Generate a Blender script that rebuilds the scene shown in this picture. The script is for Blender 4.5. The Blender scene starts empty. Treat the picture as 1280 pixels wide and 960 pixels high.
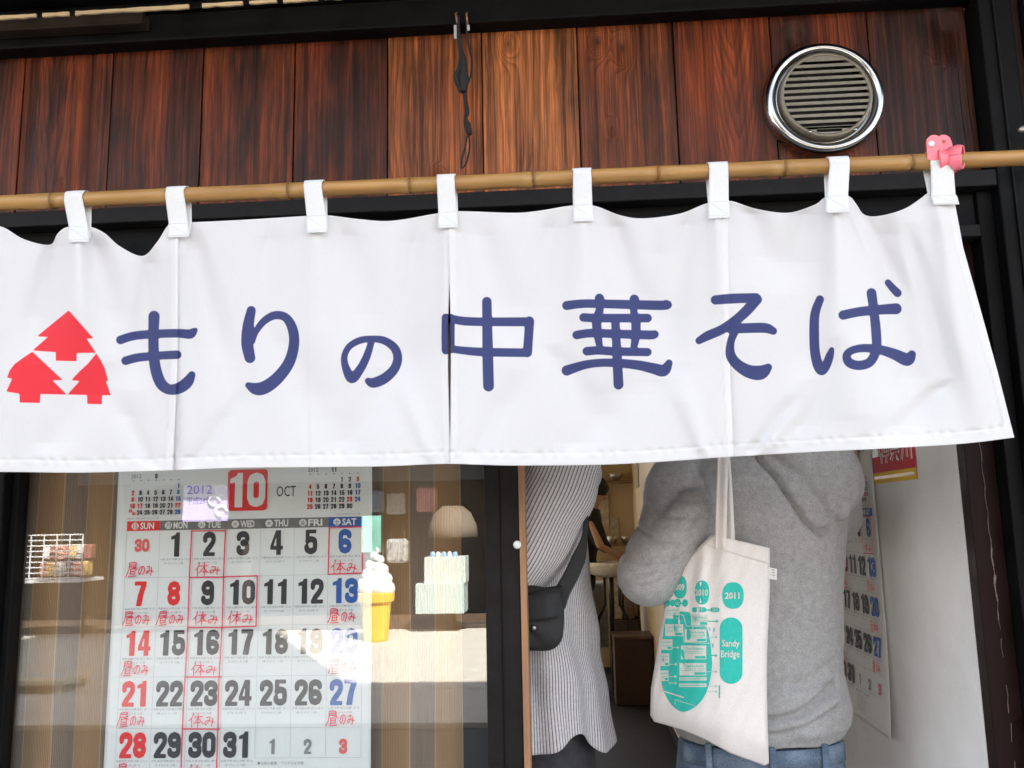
import bpy, math, random
import numpy as np
from mathutils import Vector, Matrix

S = bpy.context.scene
COL = S.collection
random.seed(7)
rng = np.random.default_rng(7)

# ------------------------------------------------------------------ camera
YAW, PITCH, ROLL, FPX = 0.0614936, 0.1568413, -0.0205079, 1076.27
CAM = Vector((0.0, -1.45, 1.5))
_f = Vector((-math.sin(YAW) * math.cos(PITCH), math.cos(YAW) * math.cos(PITCH), math.sin(PITCH)))
_r0 = Vector((math.cos(YAW), math.sin(YAW), 0))
_u0 = _r0.cross(_f)
_r = _r0 * math.cos(ROLL) + _u0 * math.sin(ROLL)
_u = -_r0 * math.sin(ROLL) + _u0 * math.cos(ROLL)
cam_d = bpy.data.cameras.new('camera')
cam_d.sensor_width = 36
cam_d.lens = FPX / 1280 * 36
cam_d.clip_start = 0.02
cam_d.clip_end = 500
cam = bpy.data.objects.new('camera', cam_d)
m3 = Matrix((_r, _u, -_f)).transposed()
cam.matrix_world = Matrix.Translation(CAM) @ m3.to_4x4()
COL.objects.link(cam)
S.camera = cam

# ------------------------------------------------------------------ sky, sun, exposure
SUN_EL = math.radians(50)
SDIR = Vector((0.46, 0.888, 0)).normalized()          # towards the sun, over the roof behind the shop
SUNV = Vector((SDIR.x * math.cos(SUN_EL), SDIR.y * math.cos(SUN_EL), math.sin(SUN_EL)))
w = bpy.data.worlds.new('World')
S.world = w
w.use_nodes = True
nt = w.node_tree
bg = nt.nodes['Background']
sky = nt.nodes.new('ShaderNodeTexSky')
sky.sky_type = 'NISHITA'
sky.sun_disc = False
sky.sun_elevation = SUN_EL
sky.sun_rotation = math.atan2(SDIR.x, SDIR.y)
sky.dust_density = 2.0
hs = nt.nodes.new('ShaderNodeHueSaturation')          # thin haze: the sky is paler than the clear model
hs.inputs['Saturation'].default_value = 0.42
nt.links.new(sky.outputs[0], hs.inputs['Color'])
nt.links.new(hs.outputs[0], bg.inputs[0])
bg.inputs[1].default_value = 0.12
sl = bpy.data.lights.new('sun', 'SUN')
sl.energy = 5.0
sl.angle = math.radians(0.5)
sl.color = (1.0, 0.95, 0.87)
sun = bpy.data.objects.new('sun', sl)
sun.rotation_euler = SUNV.to_track_quat('Z', 'Y').to_euler()
COL.objects.link(sun)
vs = S.view_settings
vs.view_transform = 'Standard'
vs.look = 'None'
vs.gamma = 1
vs.exposure = 2.86
vs.use_curve_mapping = False
S.cycles.max_bounces = 10
S.cycles.diffuse_bounces = 6
S.cycles.transparent_max_bounces = 16


# ------------------------------------------------------------------ points on planes of known depth
def at(px, py, y):
    d = _f + _r * ((px - 640) / FPX) + _u * ((480 - py) / FPX)
    return CAM + d * ((y - CAM.y) / d.y)


def opposite(px, py, y):
    """place on the far side of the street (y < 0) that the window glass (y = 0.07) mirrors"""
    q = at(px, py, 0.14 - y)
    return Vector((q.x, y, q.z))


# ------------------------------------------------------------------ materials
MATS = {}


def new_mat(name):
    m = bpy.data.materials.new(name)
    m.use_nodes = True
    n = m.node_tree
    b = n.nodes['Principled BSDF']
    return m, n, b


def N(nt, t, **kw):
    n = nt.nodes.new(t)
    for k, v in kw.items():
        if k.startswith('i_'):
            key = k[2:]
            key = int(key) if key.isdigit() else key
            n.inputs[key].default_value = v
        else:
            setattr(n, k, v)
    return n


def L(nt, a, b):
    nt.links.new(a, b)


def ramp(nt, fac, stops, interp='LINEAR'):
    r = nt.nodes.new('ShaderNodeValToRGB')
    r.color_ramp.interpolation = interp
    e = r.color_ramp.elements
    while len(e) < len(stops):
        e.new(0.5)
    for k, (p, c) in enumerate(stops):
        e[k].position = p
        e[k].color = (*c, 1) if len(c) == 3 else c
    nt.links.new(fac, r.inputs[0])
    return r.outputs[0]


def mathn(nt, op, a, b=None, c=None):
    n = nt.nodes.new('ShaderNodeMath')
    n.operation = op
    for k, v in enumerate((a, b, c)):
        if v is None:
            continue
        if isinstance(v, (int, float)):
            n.inputs[k].default_value = v
        else:
            nt.links.new(v, n.inputs[k])
    return n.outputs[0]


def mixc(nt, fac, a, b, mode='MIX'):
    n = nt.nodes.new('ShaderNodeMix')
    n.data_type = 'RGBA'
    n.blend_type = mode
    for sock, v in ((n.inputs[0], fac), (n.inputs[6], a), (n.inputs[7], b)):
        if isinstance(v, (int, float)):
            sock.default_value = v
        elif isinstance(v, tuple):
            sock.default_value = (*v, 1) if len(v) == 3 else v
        else:
            nt.links.new(v, sock)
    return n.outputs[2]


def mat(name, col, rough=0.6, metal=0.0, var=0.15, scale=30.0, bump=0.0, bscale=200.0, spec=0.5, stretch=None, coat=0.0):
    """plain surface with uneven colour and fine relief"""
    if name in MATS:
        return MATS[name]
    m, n, b = new_mat(name)
    tc = N(n, 'ShaderNodeTexCoord')
    vec = tc.outputs['Object']
    if stretch:
        mp = N(n, 'ShaderNodeMapping')
        mp.inputs['Scale'].default_value = stretch
        L(n, vec, mp.inputs[0])
        vec = mp.outputs[0]
    no = N(n, 'ShaderNodeTexNoise', i_Scale=scale, i_Detail=6.0)
    L(n, vec, no.inputs['Vector'])
    c0 = tuple(max(0, x * (1 - var)) for x in col)
    c1 = tuple(min(1, x * (1 + var)) for x in col)
    L(n, ramp(n, no.outputs[0], [(0.3, c0), (0.7, c1)]), b.inputs['Base Color'])
    b.inputs['Roughness'].default_value = rough
    b.inputs['Metallic'].default_value = metal
    b.inputs['Specular IOR Level'].default_value = spec
    b.inputs['Coat Weight'].default_value = coat
    if bump:
        nb = N(n, 'ShaderNodeTexNoise', i_Scale=bscale, i_Detail=4.0)
        L(n, vec, nb.inputs['Vector'])
        bp = N(n, 'ShaderNodeBump', i_Strength=bump, i_Distance=0.002)
        L(n, nb.outputs[0], bp.inputs['Height'])
        L(n, bp.outputs[0], b.inputs['Normal'])
    MATS[name] = m
    return m


def wood_mat(name, light, mid, dark, knots=(), vee=None, char=0.5, seed=0, freq=70.0, rough=0.38):
    m, n, b = new_mat(name)
    geo = N(n, 'ShaderNodeNewGeometry')
    sep = N(n, 'ShaderNodeSeparateXYZ')
    L(n, geo.outputs['Position'], sep.inputs[0])
    X, Z = sep.outputs[0], sep.outputs[2]
    # slow wander of the grain
    mp = N(n, 'ShaderNodeMapping')
    mp.inputs['Scale'].default_value = (5, 5, 1.6)
    mp.inputs['Location'].default_value = (seed * 3.1, seed, seed * 1.7)
    L(n, geo.outputs['Position'], mp.inputs[0])
    wn = N(n, 'ShaderNodeTexNoise', i_Scale=1.0, i_Detail=3.0)
    L(n, mp.outputs[0], wn.inputs['Vector'])
    g = mathn(n, 'ADD', mathn(n, 'MULTIPLY', X, freq), mathn(n, 'MULTIPLY', wn.outputs[0], 5.0 + (seed % 3) * 1.5))
    if vee:
        vx, vz, k = vee
        ax = mathn(n, 'ABSOLUTE', mathn(n, 'SUBTRACT', X, vx))
        vg = mathn(n, 'SUBTRACT', mathn(n, 'MULTIPLY', mathn(n, 'POWER', ax, 1.3), freq * 2.3), mathn(n, 'MULTIPLY', mathn(n, 'SUBTRACT', Z, vz), freq * k))
        msk = mathn(n, 'MULTIPLY', mathn(n, 'LESS_THAN', ax, 0.075), 1.0)
        fall = mathn(n, 'SMOOTH_MIN', 1.0, mathn(n, 'MULTIPLY', mathn(n, 'SUBTRACT', 0.085, ax), 25.0), 0.3)
        fall = mathn(n, 'MAXIMUM', fall, 0.0)
        vg2 = mathn(n, 'ADD', vg, mathn(n, 'MULTIPLY', wn.outputs[0], 9.0))
        mx = N(n, 'ShaderNodeMix')
        mx.data_type = 'FLOAT'
        L(n, fall, mx.inputs[0]); L(n, g, mx.inputs[2]); L(n, vg2, mx.inputs[3])
        g = mx.outputs[0]
    kd = None
    for (kx, kz, s) in knots:
        dx = mathn(n, 'SUBTRACT', X, kx)
        dz = mathn(n, 'MULTIPLY', mathn(n, 'SUBTRACT', Z, kz), 0.55)
        d2 = mathn(n, 'ADD', mathn(n, 'MULTIPLY', dx, dx), mathn(n, 'MULTIPLY', dz, dz))
        d = mathn(n, 'SQRT', d2)
        fal = mathn(n, 'EXPONENT', mathn(n, 'MULTIPLY', d2, -1.0 / (s * s)))
        mx = N(n, 'ShaderNodeMix')
        mx.data_type = 'FLOAT'
        L(n, fal, mx.inputs[0]); L(n, g, mx.inputs[2]); L(n, mathn(n, 'MULTIPLY', d, freq * 3.0), mx.inputs[3])
        g = mx.outputs[0]
        core = mathn(n, 'EXPONENT', mathn(n, 'MULTIPLY', d2, -1.0 / (s * s * 0.09)))
        kd = core if kd is None else mathn(n, 'MAXIMUM', kd, core)
    # rings
    fr = mathn(n, 'FRACT', g)
    ring = mathn(n, 'POWER', fr, 2.2)
    ringe = mathn(n, 'MULTIPLY', ring, mathn(n, 'SUBTRACT', 1.0, mathn(n, 'POWER', fr, 14.0)))
    # fibres
    mpf = N(n, 'ShaderNodeMapping')
    mpf.inputs['Scale'].default_value = (1, 1, 0.02)
    L(n, geo.outputs['Position'], mpf.inputs[0])
    fib = N(n, 'ShaderNodeTexNoise', i_Scale=520.0, i_Detail=3.0)
    L(n, mpf.outputs[0], fib.inputs['Vector'])
    # scorched clouds
    mpc = N(n, 'ShaderNodeMapping')
    mpc.inputs['Scale'].default_value = (13, 13, 3.2)
    mpc.inputs['Location'].default_value = (seed * 7.7, seed * 2.2, seed)
    L(n, geo.outputs['Position'], mpc.inputs[0])
    ch = N(n, 'ShaderNodeTexNoise', i_Scale=1.0, i_Detail=5.0, i_Roughness=0.62)
    L(n, mpc.outputs[0], ch.inputs['Vector'])
    cf = ramp(n, ch.outputs[0], [(max(0.0, 0.60 - char * 0.45), (0, 0, 0)), (min(1.0, 0.86 - char * 0.35), (1, 1, 1))])
    base = mixc(n, ringe, light, mid)
    base = mixc(n, mathn(n, 'MULTIPLY', cf, 0.88), base, dark)
    mps = N(n, 'ShaderNodeMapping')
    mps.inputs['Scale'].default_value = (75, 75, 0.9)
    mps.inputs['Location'].default_value = (seed * 1.3, seed, 0)
    L(n, geo.outputs['Position'], mps.inputs[0])
    stn = N(n, 'ShaderNodeTexNoise', i_Scale=1.0, i_Detail=4.0, i_Roughness=0.7)
    L(n, mps.outputs[0], stn.inputs['Vector'])
    base = mixc(n, 1.0, base, ramp(n, stn.outputs[0], [(0.36, (0.42, 0.33, 0.29)), (0.52, (0.95, 0.88, 0.82)), (0.67, (1.50, 1.28, 1.10))]), 'MULTIPLY')
    fl = ramp(n, fib.outputs[0], [(0.35, (0.55, 0.55, 0.55)), (0.65, (1.25, 1.25, 1.25))])
    base = mixc(n, 1.0, base, fl, 'MULTIPLY')
    if kd is not None:
        base = mixc(n, mathn(n, 'MULTIPLY', kd, 0.9), base, tuple(x * 0.45 for x in mid))
    L(n, base, b.inputs['Base Color'])
    rr = ramp(n, fib.outputs[0], [(0.3, (rough - 0.1,) * 3), (0.7, (rough + 0.15,) * 3)])
    L(n, rr, b.inputs['Roughness'])
    b.inputs['Specular IOR Level'].default_value = 0.22
    h = mathn(n, 'ADD', mathn(n, 'MULTIPLY', ringe, 1.0), mathn(n, 'MULTIPLY', fib.outputs[0], 0.6))
    bp = N(n, 'ShaderNodeBump', i_Strength=0.5, i_Distance=0.0012)
    L(n, h, bp.inputs['Height'])
    L(n, bp.outputs[0], b.inputs['Normal'])
    return m


def painted_wood(name, col, chips=None, rough=0.45):
    """dark painted timber with worn spots"""
    if name in MATS:
        return MATS[name]
    m, n, b = new_mat(name)
    tc = N(n, 'ShaderNodeTexCoord')
    mp = N(n, 'ShaderNodeMapping')
    mp.inputs['Scale'].default_value = (1, 1, 1)
    L(n, tc.outputs['Object'], mp.inputs[0])
    a = N(n, 'ShaderNodeTexNoise', i_Scale=14.0, i_Detail=8.0, i_Roughness=0.65)
    L(n, mp.outputs[0], a.inputs['Vector'])
    base = ramp(n, a.outputs[0], [(0.3, tuple(x * 0.6 for x in col)), (0.7, tuple(x * 1.5 for x in col))])
    if chips:
        c = N(n, 'ShaderNodeTexNoise', i_Scale=16.0, i_Detail=8.0, i_Roughness=0.7)
        L(n, mp.outputs[0], c.inputs['Vector'])
        cm = ramp(n, c.outputs[0], [(0.665, (0, 0, 0)), (0.70, (1, 1, 1))])
        base = mixc(n, cm, base, chips)
    L(n, base, b.inputs['Base Color'])
    L(n, ramp(n, a.outputs[0], [(0.3, (rough - 0.12,) * 3), (0.7, (rough + 0.2,) * 3)]), b.inputs['Roughness'])
    fb = N(n, 'ShaderNodeTexNoise', i_Scale=160.0, i_Detail=5.0)
    L(n, mp.outputs[0], fb.inputs['Vector'])
    b.inputs['Specular IOR Level'].default_value = 0.12
    bp = N(n, 'ShaderNodeBump', i_Strength=0.35, i_Distance=0.0015)
    L(n, fb.outputs[0], bp.inputs['Height'])
    L(n, bp.outputs[0], b.inputs['Normal'])
    MATS[name] = m
    return m


def glass_mat(name='window_glass', f0=0.095):
    if name in MATS:
        return MATS[name]
    m, n, b = new_mat(name)
    n.nodes.remove(b)
    out = n.nodes['Material Output']
    geo = N(n, 'ShaderNodeNewGeometry')
    dp = N(n, 'ShaderNodeVectorMath', operation='DOT_PRODUCT')
    L(n, geo.outputs['Incoming'], dp.inputs[0])
    L(n, geo.outputs['Normal'], dp.inputs[1])
    c = mathn(n, 'ABSOLUTE', dp.outputs['Value'])
    f = mathn(n, 'ADD', mathn(n, 'MULTIPLY', mathn(n, 'POWER', mathn(n, 'SUBTRACT', 1.0, c), 5.0), 1 - f0), f0)
    tr = N(n, 'ShaderNodeBsdfTransparent')
    tr.inputs[0].default_value = (0.97, 0.985, 0.975, 1)
    gl = N(n, 'ShaderNodeBsdfGlossy')
    gl.inputs['Roughness'].default_value = 0.0
    mx = N(n, 'ShaderNodeMixShader')
    L(n, f, mx.inputs[0]); L(n, tr.outputs[0], mx.inputs[1]); L(n, gl.outputs[0], mx.inputs[2])
    L(n, mx.outputs[0], out.inputs[0])
    MATS[name] = m
    return m


def cloth_mat(name, col, weave=900.0, transl=0.3, print_cols=None, hem=False, rough=0.85, speck=0.0, bump=0.25):
    if name in MATS:
        return MATS[name]
    m, n, b = new_mat(name)
    out = n.nodes['Material Output']
    geo = N(n, 'ShaderNodeNewGeometry')
    base = (*col, 1)
    no = N(n, 'ShaderNodeTexNoise', i_Scale=weave * 0.35, i_Detail=3.0)
    L(n, geo.outputs['Position'], no.inputs['Vector'])
    lo = tuple(x * (1 - speck - 0.02) for x in col)
    hi = tuple(min(1, x * (1 + speck + 0.02)) for x in col)
    cc = ramp(n, no.outputs[0], [(0.35, lo), (0.65, hi)])
    if hem:
        ah = N(n, 'ShaderNodeAttribute', attribute_name='hem')
        cc = mixc(n, mathn(n, 'MULTIPLY', ah.outputs['Fac'], 0.5), cc, tuple(min(1, x * 1.08) for x in col))
    for an, pc in (print_cols or []):
        a = N(n, 'ShaderNodeAttribute', attribute_name=an)
        k = ramp(n, mathn(n, 'ADD', mathn(n, 'MULTIPLY', a.outputs['Fac'], 0.1), 0.5), [(0.46, (1, 1, 1)), (0.54, (0, 0, 0))])
        cc = mixc(n, k, cc, pc)
    L(n, cc, b.inputs['Base Color'])
    b.inputs['Roughness'].default_value = rough
    b.inputs['Specular IOR Level'].default_value = 0.15
    b.inputs['Sheen Weight'].default_value = 0.15
    # weave: two crossed sets of threads
    sp = N(n, 'ShaderNodeSeparateXYZ')
    L(n, geo.outputs['Position'], sp.inputs[0])
    wx = mathn(n, 'SINE', mathn(n, 'MULTIPLY', sp.outputs[0], weave * 3))
    wz = mathn(n, 'SINE', mathn(n, 'MULTIPLY', sp.outputs[2], weave * 3))
    hh = mathn(n, 'ADD', mathn(n, 'ADD', wx, wz), mathn(n, 'MULTIPLY', no.outputs[0], 3.0))
    bp = N(n, 'ShaderNodeBump', i_Strength=bump, i_Distance=0.0004)
    L(n, hh, bp.inputs['Height'])
    L(n, bp.outputs[0], b.inputs['Normal'])
    if transl:
        tl = N(n, 'ShaderNodeBsdfTranslucent')
        L(n, cc, tl.inputs[0])
        mx = N(n, 'ShaderNodeMixShader', i_0=transl)
        L(n, b.outputs[0], mx.inputs[1]); L(n, tl.outputs[0], mx.inputs[2])
        L(n, mx.outputs[0], out.inputs[0])
    MATS[name] = m
    return m


# ------------------------------------------------------------------ mesh builder
class MB:
    def __init__(self):
        self.v = []
        self.f = []

    def add(self, vs, fs):
        o = len(self.v)
        self.v += [tuple(q) for q in vs]
        self.f += [tuple(i + o for i in q) for q in fs]
        return self

    def box(self, x0, x1, y0, y1, z0, z1):
        vs = [(x, y, z) for x in (x0, x1) for y in (y0, y1) for z in (z0, z1)]
        return self.add(vs, [(0, 1, 3, 2), (4, 6, 7, 5), (0, 4, 5, 1), (2, 3, 7, 6), (0, 2, 6, 4), (1, 5, 7, 3)])

    def tube(self, pts, rad, n=12, cap=True, flat=1.0, up=None):
        pts = [Vector(p) for p in pts]
        if isinstance(rad, (int, float)):
            rad = [rad] * len(pts)
        o = len(self.v)
        nv = None
        for i, p in enumerate(pts):
            t = (pts[min(i + 1, len(pts) - 1)] - pts[max(i - 1, 0)]).normalized()
            if nv is None:
                a = Vector(up) if up else (Vector((0, 0, 1)) if abs(t.z) < 0.9 else Vector((1, 0, 0)))
                nv = (a - t * a.dot(t)).normalized()
            else:
                nv = (nv - t * nv.dot(t)).normalized()
            bv = t.cross(nv)
            for k in range(n):
                an = 2 * math.pi * k / n
                self.v.append(tuple(p + nv * (math.cos(an) * rad[i] * flat) + bv * (math.sin(an) * rad[i])))
        for i in range(len(pts) - 1):
            for k in range(n):
                a, b = o + i * n + k, o + i * n + (k + 1) % n
                self.f.append((a, b, b + n, a + n))
        if cap:
            self.f.append(tuple(o + k for k in range(n))[::-1])
            e = o + (len(pts) - 1) * n
            self.f.append(tuple(e + k for k in range(n)))
        return self

    def ell(self, c, r, n=20, m=12, rot=None):
        c = Vector(c)
        vs, fs = [], []
        R = rot or Matrix.Identity(3)
        for i in range(1, m):
            th = math.pi * i / m
            for k in range(n):
                ph = 2 * math.pi * k / n
                q = Vector((r[0] * math.sin(th) * math.cos(ph), r[1] * math.sin(th) * math.sin(ph), r[2] * math.cos(th)))
                vs.append(tuple(c + R @ q))
        top = len(vs); vs.append(tuple(c + R @ Vector((0, 0, r[2]))))
        bot = len(vs); vs.append(tuple(c + R @ Vector((0, 0, -r[2]))))
        for i in range(m - 2):
            for k in range(n):
                a, b = i * n + k, i * n + (k + 1) % n
                fs.append((a, a + n, b + n, b))
        for k in range(n):
            fs.append((top, k, (k + 1) % n))
            e = (m - 2) * n
            fs.append((bot, e + (k + 1) % n, e + k))
        return self.add(vs, fs)

    def capsule(self, a, b, ra, rb, n=16):
        a, b = Vector(a), Vector(b)
        t = (b - a).normalized()
        pts, rr = [], []
        for k in range(5):
            an = math.pi / 2 * (k / 4)
            pts.append(a - t * (ra * math.cos(an))); rr.append(max(ra * math.sin(an), ra * 0.04))
        for k in range(5):
            an = math.pi / 2 * (k / 4)
            pts.append(b + t * (rb * math.sin(an))); rr.append(max(rb * math.cos(an), rb * 0.04))
        return self.tube(pts, rr, n)

    def lathe(self, prof, c, n=48, axis='y', cap=False):
        """prof = [(radius, offset along the axis)]"""
        c = Vector(c)
        o = len(self.v)
        for (r, h) in prof:
            for k in range(n):
                an = 2 * math.pi * k / n
                if axis == 'y':
                    q = Vector((r * math.cos(an), h, r * math.sin(an)))
                elif axis == 'z':
                    q = Vector((r * math.cos(an), r * math.sin(an), h))
                else:
                    q = Vector((h, r * math.cos(an), r * math.sin(an)))
                self.v.append(tuple(c + q))
        for i in range(len(prof) - 1):
            for k in range(n):
                a, b = o + i * n + k, o + i * n + (k + 1) % n
                self.f.append((a, b, b + n, a + n))
        if cap:
            self.f.append(tuple(o + k for k in range(n)))
            e = o + (len(prof) - 1) * n
            self.f.append(tuple(e + k for k in range(n))[::-1])
        return self

    def grid(self, fn, nu, nv):
        o = len(self.v)
        for j in range(nv + 1):
            for i in range(nu + 1):
                self.v.append(tuple(fn(i / nu, j / nv)))
        for j in range(nv):
            for i in range(nu):
                a = o + j * (nu + 1) + i
                self.f.append((a, a + 1, a + nu + 2, a + nu + 1))
        return self

    def build(self, name, m, parent=None, smooth=False, bevel=0.0, solid=0.0, fix=True):
        me = bpy.data.meshes.new(name)
        off = Vector((0, 0, 0))
        if parent is not None:
            off = root_loc(parent)
        me.from_pydata([(a[0] - off.x, a[1] - off.y, a[2] - off.z) for a in self.v], [], self.f)
        if fix:
            import bmesh
            bm = bmesh.new(); bm.from_mesh(me)
            bmesh.ops.recalc_face_normals(bm, faces=bm.faces)
            bm.to_mesh(me); bm.free()
        if m:
            me.materials.append(m)
        if smooth:
            me.shade_smooth()
        o = bpy.data.objects.new(name, me)
        COL.objects.link(o)
        if parent is not None:
            o.parent = parent
        if solid:
            s = o.modifiers.new('thick', 'SOLIDIFY'); s.thickness = solid; s.offset = 0
        if bevel:
            b = o.modifiers.new('bevel', 'BEVEL'); b.width = bevel; b.segments = 2; b.limit_method = 'ANGLE'
        return o


def root_loc(o):
    v = Vector((0, 0, 0))
    while o is not None:
        v += o.location
        o = o.parent
    return v


def tag(o, label=None, cat=None, group=None, kind=None):
    for k, v in (('label', label), ('category', cat), ('group', group), ('kind', kind)):
        if v:
            o[k] = v
    return o


def empty(name, loc, label, cat, group=None):
    o = bpy.data.objects.new(name, None)
    o.empty_display_size = 0.05
    o.location = loc
    COL.objects.link(o)
    return tag(o, label, cat, group)


def struct(name, mb, m, **kw):
    return tag(mb.build(name, m, **kw), kind='structure')


def bx(*a):
    return MB().box(*a)


# ------------------------------------------------------------------ signed distance shapes -> flat filled meshes
def sd_stroke(P, pts):
    """P (n,2); pts [(x,y,r)...] union of tapering round strokes"""
    d = np.full(len(P), 1e9)
    for a, b in zip(pts[:-1], pts[1:]):
        A = np.array(a[:2], float); B = np.array(b[:2], float)
        ab = B - A
        t = np.clip(((P - A) @ ab) / max(ab @ ab, 1e-9), 0, 1)
        q = A + t[:, None] * ab
        d = np.minimum(d, np.hypot(*(P - q).T) - (a[2] + (b[2] - a[2]) * t))
    return d


def smooth_pts(pts, n=6):
    out = []
    P = [np.array(p, float) for p in pts]
    for i in range(len(P) - 1):
        p0 = P[max(i - 1, 0)]; p1 = P[i]; p2 = P[i + 1]; p3 = P[min(i + 2, len(P) - 1)]
        for k in range(n):
            t = k / n
            out.append(tuple(0.5 * ((2 * p1) + (-p0 + p2) * t + (2 * p0 - 5 * p1 + 4 * p2 - p3) * t * t + (-p0 + 3 * p1 - 3 * p2 + p3) * t ** 3)))
    out.append(tuple(P[-1]))
    return out


def sd_poly(P, poly):
    V = np.array(poly, float)
    d = np.full(len(P), 1e9)
    s = np.ones(len(P))
    n = len(V)
    for i in range(n):
        j = (i - 1) % n
        e = V[j] - V[i]
        wv = P - V[i]
        t = np.clip((wv @ e) / max(e @ e, 1e-12), 0, 1)
        bb = wv - t[:, None] * e
        d = np.minimum(d, (bb ** 2).sum(1))
        c1 = P[:, 1] >= V[i, 1]; c2 = P[:, 1] < V[j, 1]; c3 = e[0] * wv[:, 1] > e[1] * wv[:, 0]
        flip = (c1 & c2 & c3) | (~c1 & ~c2 & ~c3)
        s = np.where(flip, -s, s)
    return s * np.sqrt(d)


def sd_rrect(P, x0, x1, y0, y1, r):
    c = np.array([(x0 + x1) / 2, (y0 + y1) / 2]); h = np.array([(x1 - x0) / 2 - r, (y1 - y0) / 2 - r])
    q = np.abs(P - c) - h
    return np.hypot(*np.maximum(q, 0).T) + np.minimum(q.max(1), 0) - r


def fill(sd, x0, x1, y0, y1, cell):
    """marching squares with merged runs -> verts, faces of the region sd < 0"""
    nx = int(math.ceil((x1 - x0) / cell)); ny = int(math.ceil((y1 - y0) / cell))
    xs = x0 + np.arange(nx + 1) * cell; ys = y0 + np.arange(ny + 1) * cell
    G = np.array([(x, y) for y in ys for x in xs])
    D = sd(G).reshape(ny + 1, nx + 1)
    vs, fs = [], []

    def add(poly):
        o = len(vs)
        vs.extend(poly)
        fs.append(tuple(range(o, o + len(poly))))
    for j in range(ny):
        run = None
        for i in range(nx):
            c = [(i, j), (i + 1, j), (i + 1, j + 1), (i, j + 1)]
            d = [D[b, a] for a, b in c]
            if all(x < 0 for x in d):
                if run is None:
                    run = i
                continue
            if run is not None:
                add([(xs[run], ys[j]), (xs[i], ys[j]), (xs[i], ys[j + 1]), (xs[run], ys[j + 1])]); run = None
            if all(x >= 0 for x in d):
                continue
            poly = []
            for k in range(4):
                a, b = c[k], c[(k + 1) % 4]
                da, db = d[k], d[(k + 1) % 4]
                pa = (xs[a[0]], ys[a[1]]); pb = (xs[b[0]], ys[b[1]])
                if da < 0:
                    poly.append(pa)
                if (da < 0) != (db < 0):
                    t = da / (da - db)
                    poly.append((pa[0] + (pb[0] - pa[0]) * t, pa[1] + (pb[1] - pa[1]) * t))
            if len(poly) > 2:
                add(poly)
        if run is not None:
            add([(xs[run], ys[j]), (xs[nx], ys[j]), (xs[nx], ys[j + 1]), (xs[run], ys[j + 1])])
    return vs, fs


_txt = {}


def text_shape(s, bold=0.0, res=2):
    """glyph outlines from the built-in font, unit size, x right, y up; returns verts, faces, width"""
    k = (s, bold, res)
    if k not in _txt:
        cu = bpy.data.curves.new('t', 'FONT')
        cu.body = s
        cu.resolution_u = res
        cu.offset = bold
        o = bpy.data.objects.new('t', cu)
        me = bpy.data.meshes.new_from_object(o)
        v = [(a.co.x, a.co.y) for a in me.vertices]
        f = [tuple(q.vertices) for q in me.polygons]
        bpy.data.objects.remove(o); bpy.data.curves.remove(cu); bpy.data.meshes.remove(me)
        x0 = min(a[0] for a in v); x1 = max(a[0] for a in v)
        y0 = min(a[1] for a in v); y1 = max(a[1] for a in v)
        _txt[k] = ([(a[0] - x0, a[1] - y0) for a in v], f, x1 - x0, y1 - y0)
    return _txt[k]


class Print:
    """flat ink on a surface: shapes in sheet units (u right, v down) sent through a mapping fn(u, v, lift)"""
    def __init__(self, fn, lift0=0.0006, step=0.00001):
        self.fn, self.k, self.l0, self.st = fn, 0, lift0, step
        self.layers = {}
        self.extra = {}

    def put(self, layer, vs, fs, up=0.0):
        mb = self.layers.setdefault(layer, MB())
        l = self.l0 + self.k * self.st + up + self.extra.get(layer.split(':')[0], 0.0)
        self.k += 1
        mb.add([self.fn(a, b, l) for a, b in vs], fs)

    def rect(self, layer, u0, u1, v0, v1):
        n = max(1, int(math.ceil(abs(u1 - u0) / 6.0)))
        vs, fs = [], []
        for i in range(n + 1):
            u = u0 + (u1 - u0) * i / n
            vs += [(u, v0), (u, v1)]
            if i:
                fs.append((2 * i - 2, 2 * i, 2 * i + 1, 2 * i - 1))
        self.put(layer, vs, fs)

    def line(self, layer, pts, wd):
        for a, b in zip(pts[:-1], pts[1:]):
            dx, dy = b[0] - a[0], b[1] - a[1]
            l = math.hypot(dx, dy) or 1
            nx, ny = -dy / l * wd / 2, dx / l * wd / 2
            ex, ey = dx / l * wd * 0.3, dy / l * wd * 0.3
            n = max(1, int(math.ceil(l / 12.0)))
            x0, y0, x1, y1 = a[0] - ex, a[1] - ey, b[0] + ex, b[1] + ey
            vs, fs = [], []
            for i in range(n + 1):
                x, y = x0 + (x1 - x0) * i / n, y0 + (y1 - y0) * i / n
                vs += [(x + nx, y + ny), (x - nx, y - ny)]
                if i:
                    fs.append((2 * i - 2, 2 * i, 2 * i + 1, 2 * i - 1))
            self.put(layer, vs, fs)

    def text(self, layer, s, u, v, h, wd=None, bold=0.0, align='l', res=2, up=0.0):
        """baseline v, height h of the glyph box, optional total width"""
        vs, fs, tw, th = text_shape(s, bold, res)
        k = h / th
        kx = (wd / tw) if wd else k
        ox = u - (tw * kx / 2 if align == 'c' else (tw * kx if align == 'r' else 0))
        self.put(layer, [(ox + a * kx, v - b * k) for a, b in vs], fs, up)

    def shape(self, layer, sh, u, v, k, kx=None):
        kx = kx or k
        self.put(layer, [(u + a * kx, v + b * k) for a, b in sh[0]], sh[1])

    def build(self, parent, mats, names=None):
        for l, mb in self.layers.items():
            b_ = l.split(':')[0]
            mb.build((names or {}).get(b_, 'print'), mats[b_], parent, fix=False)


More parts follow.
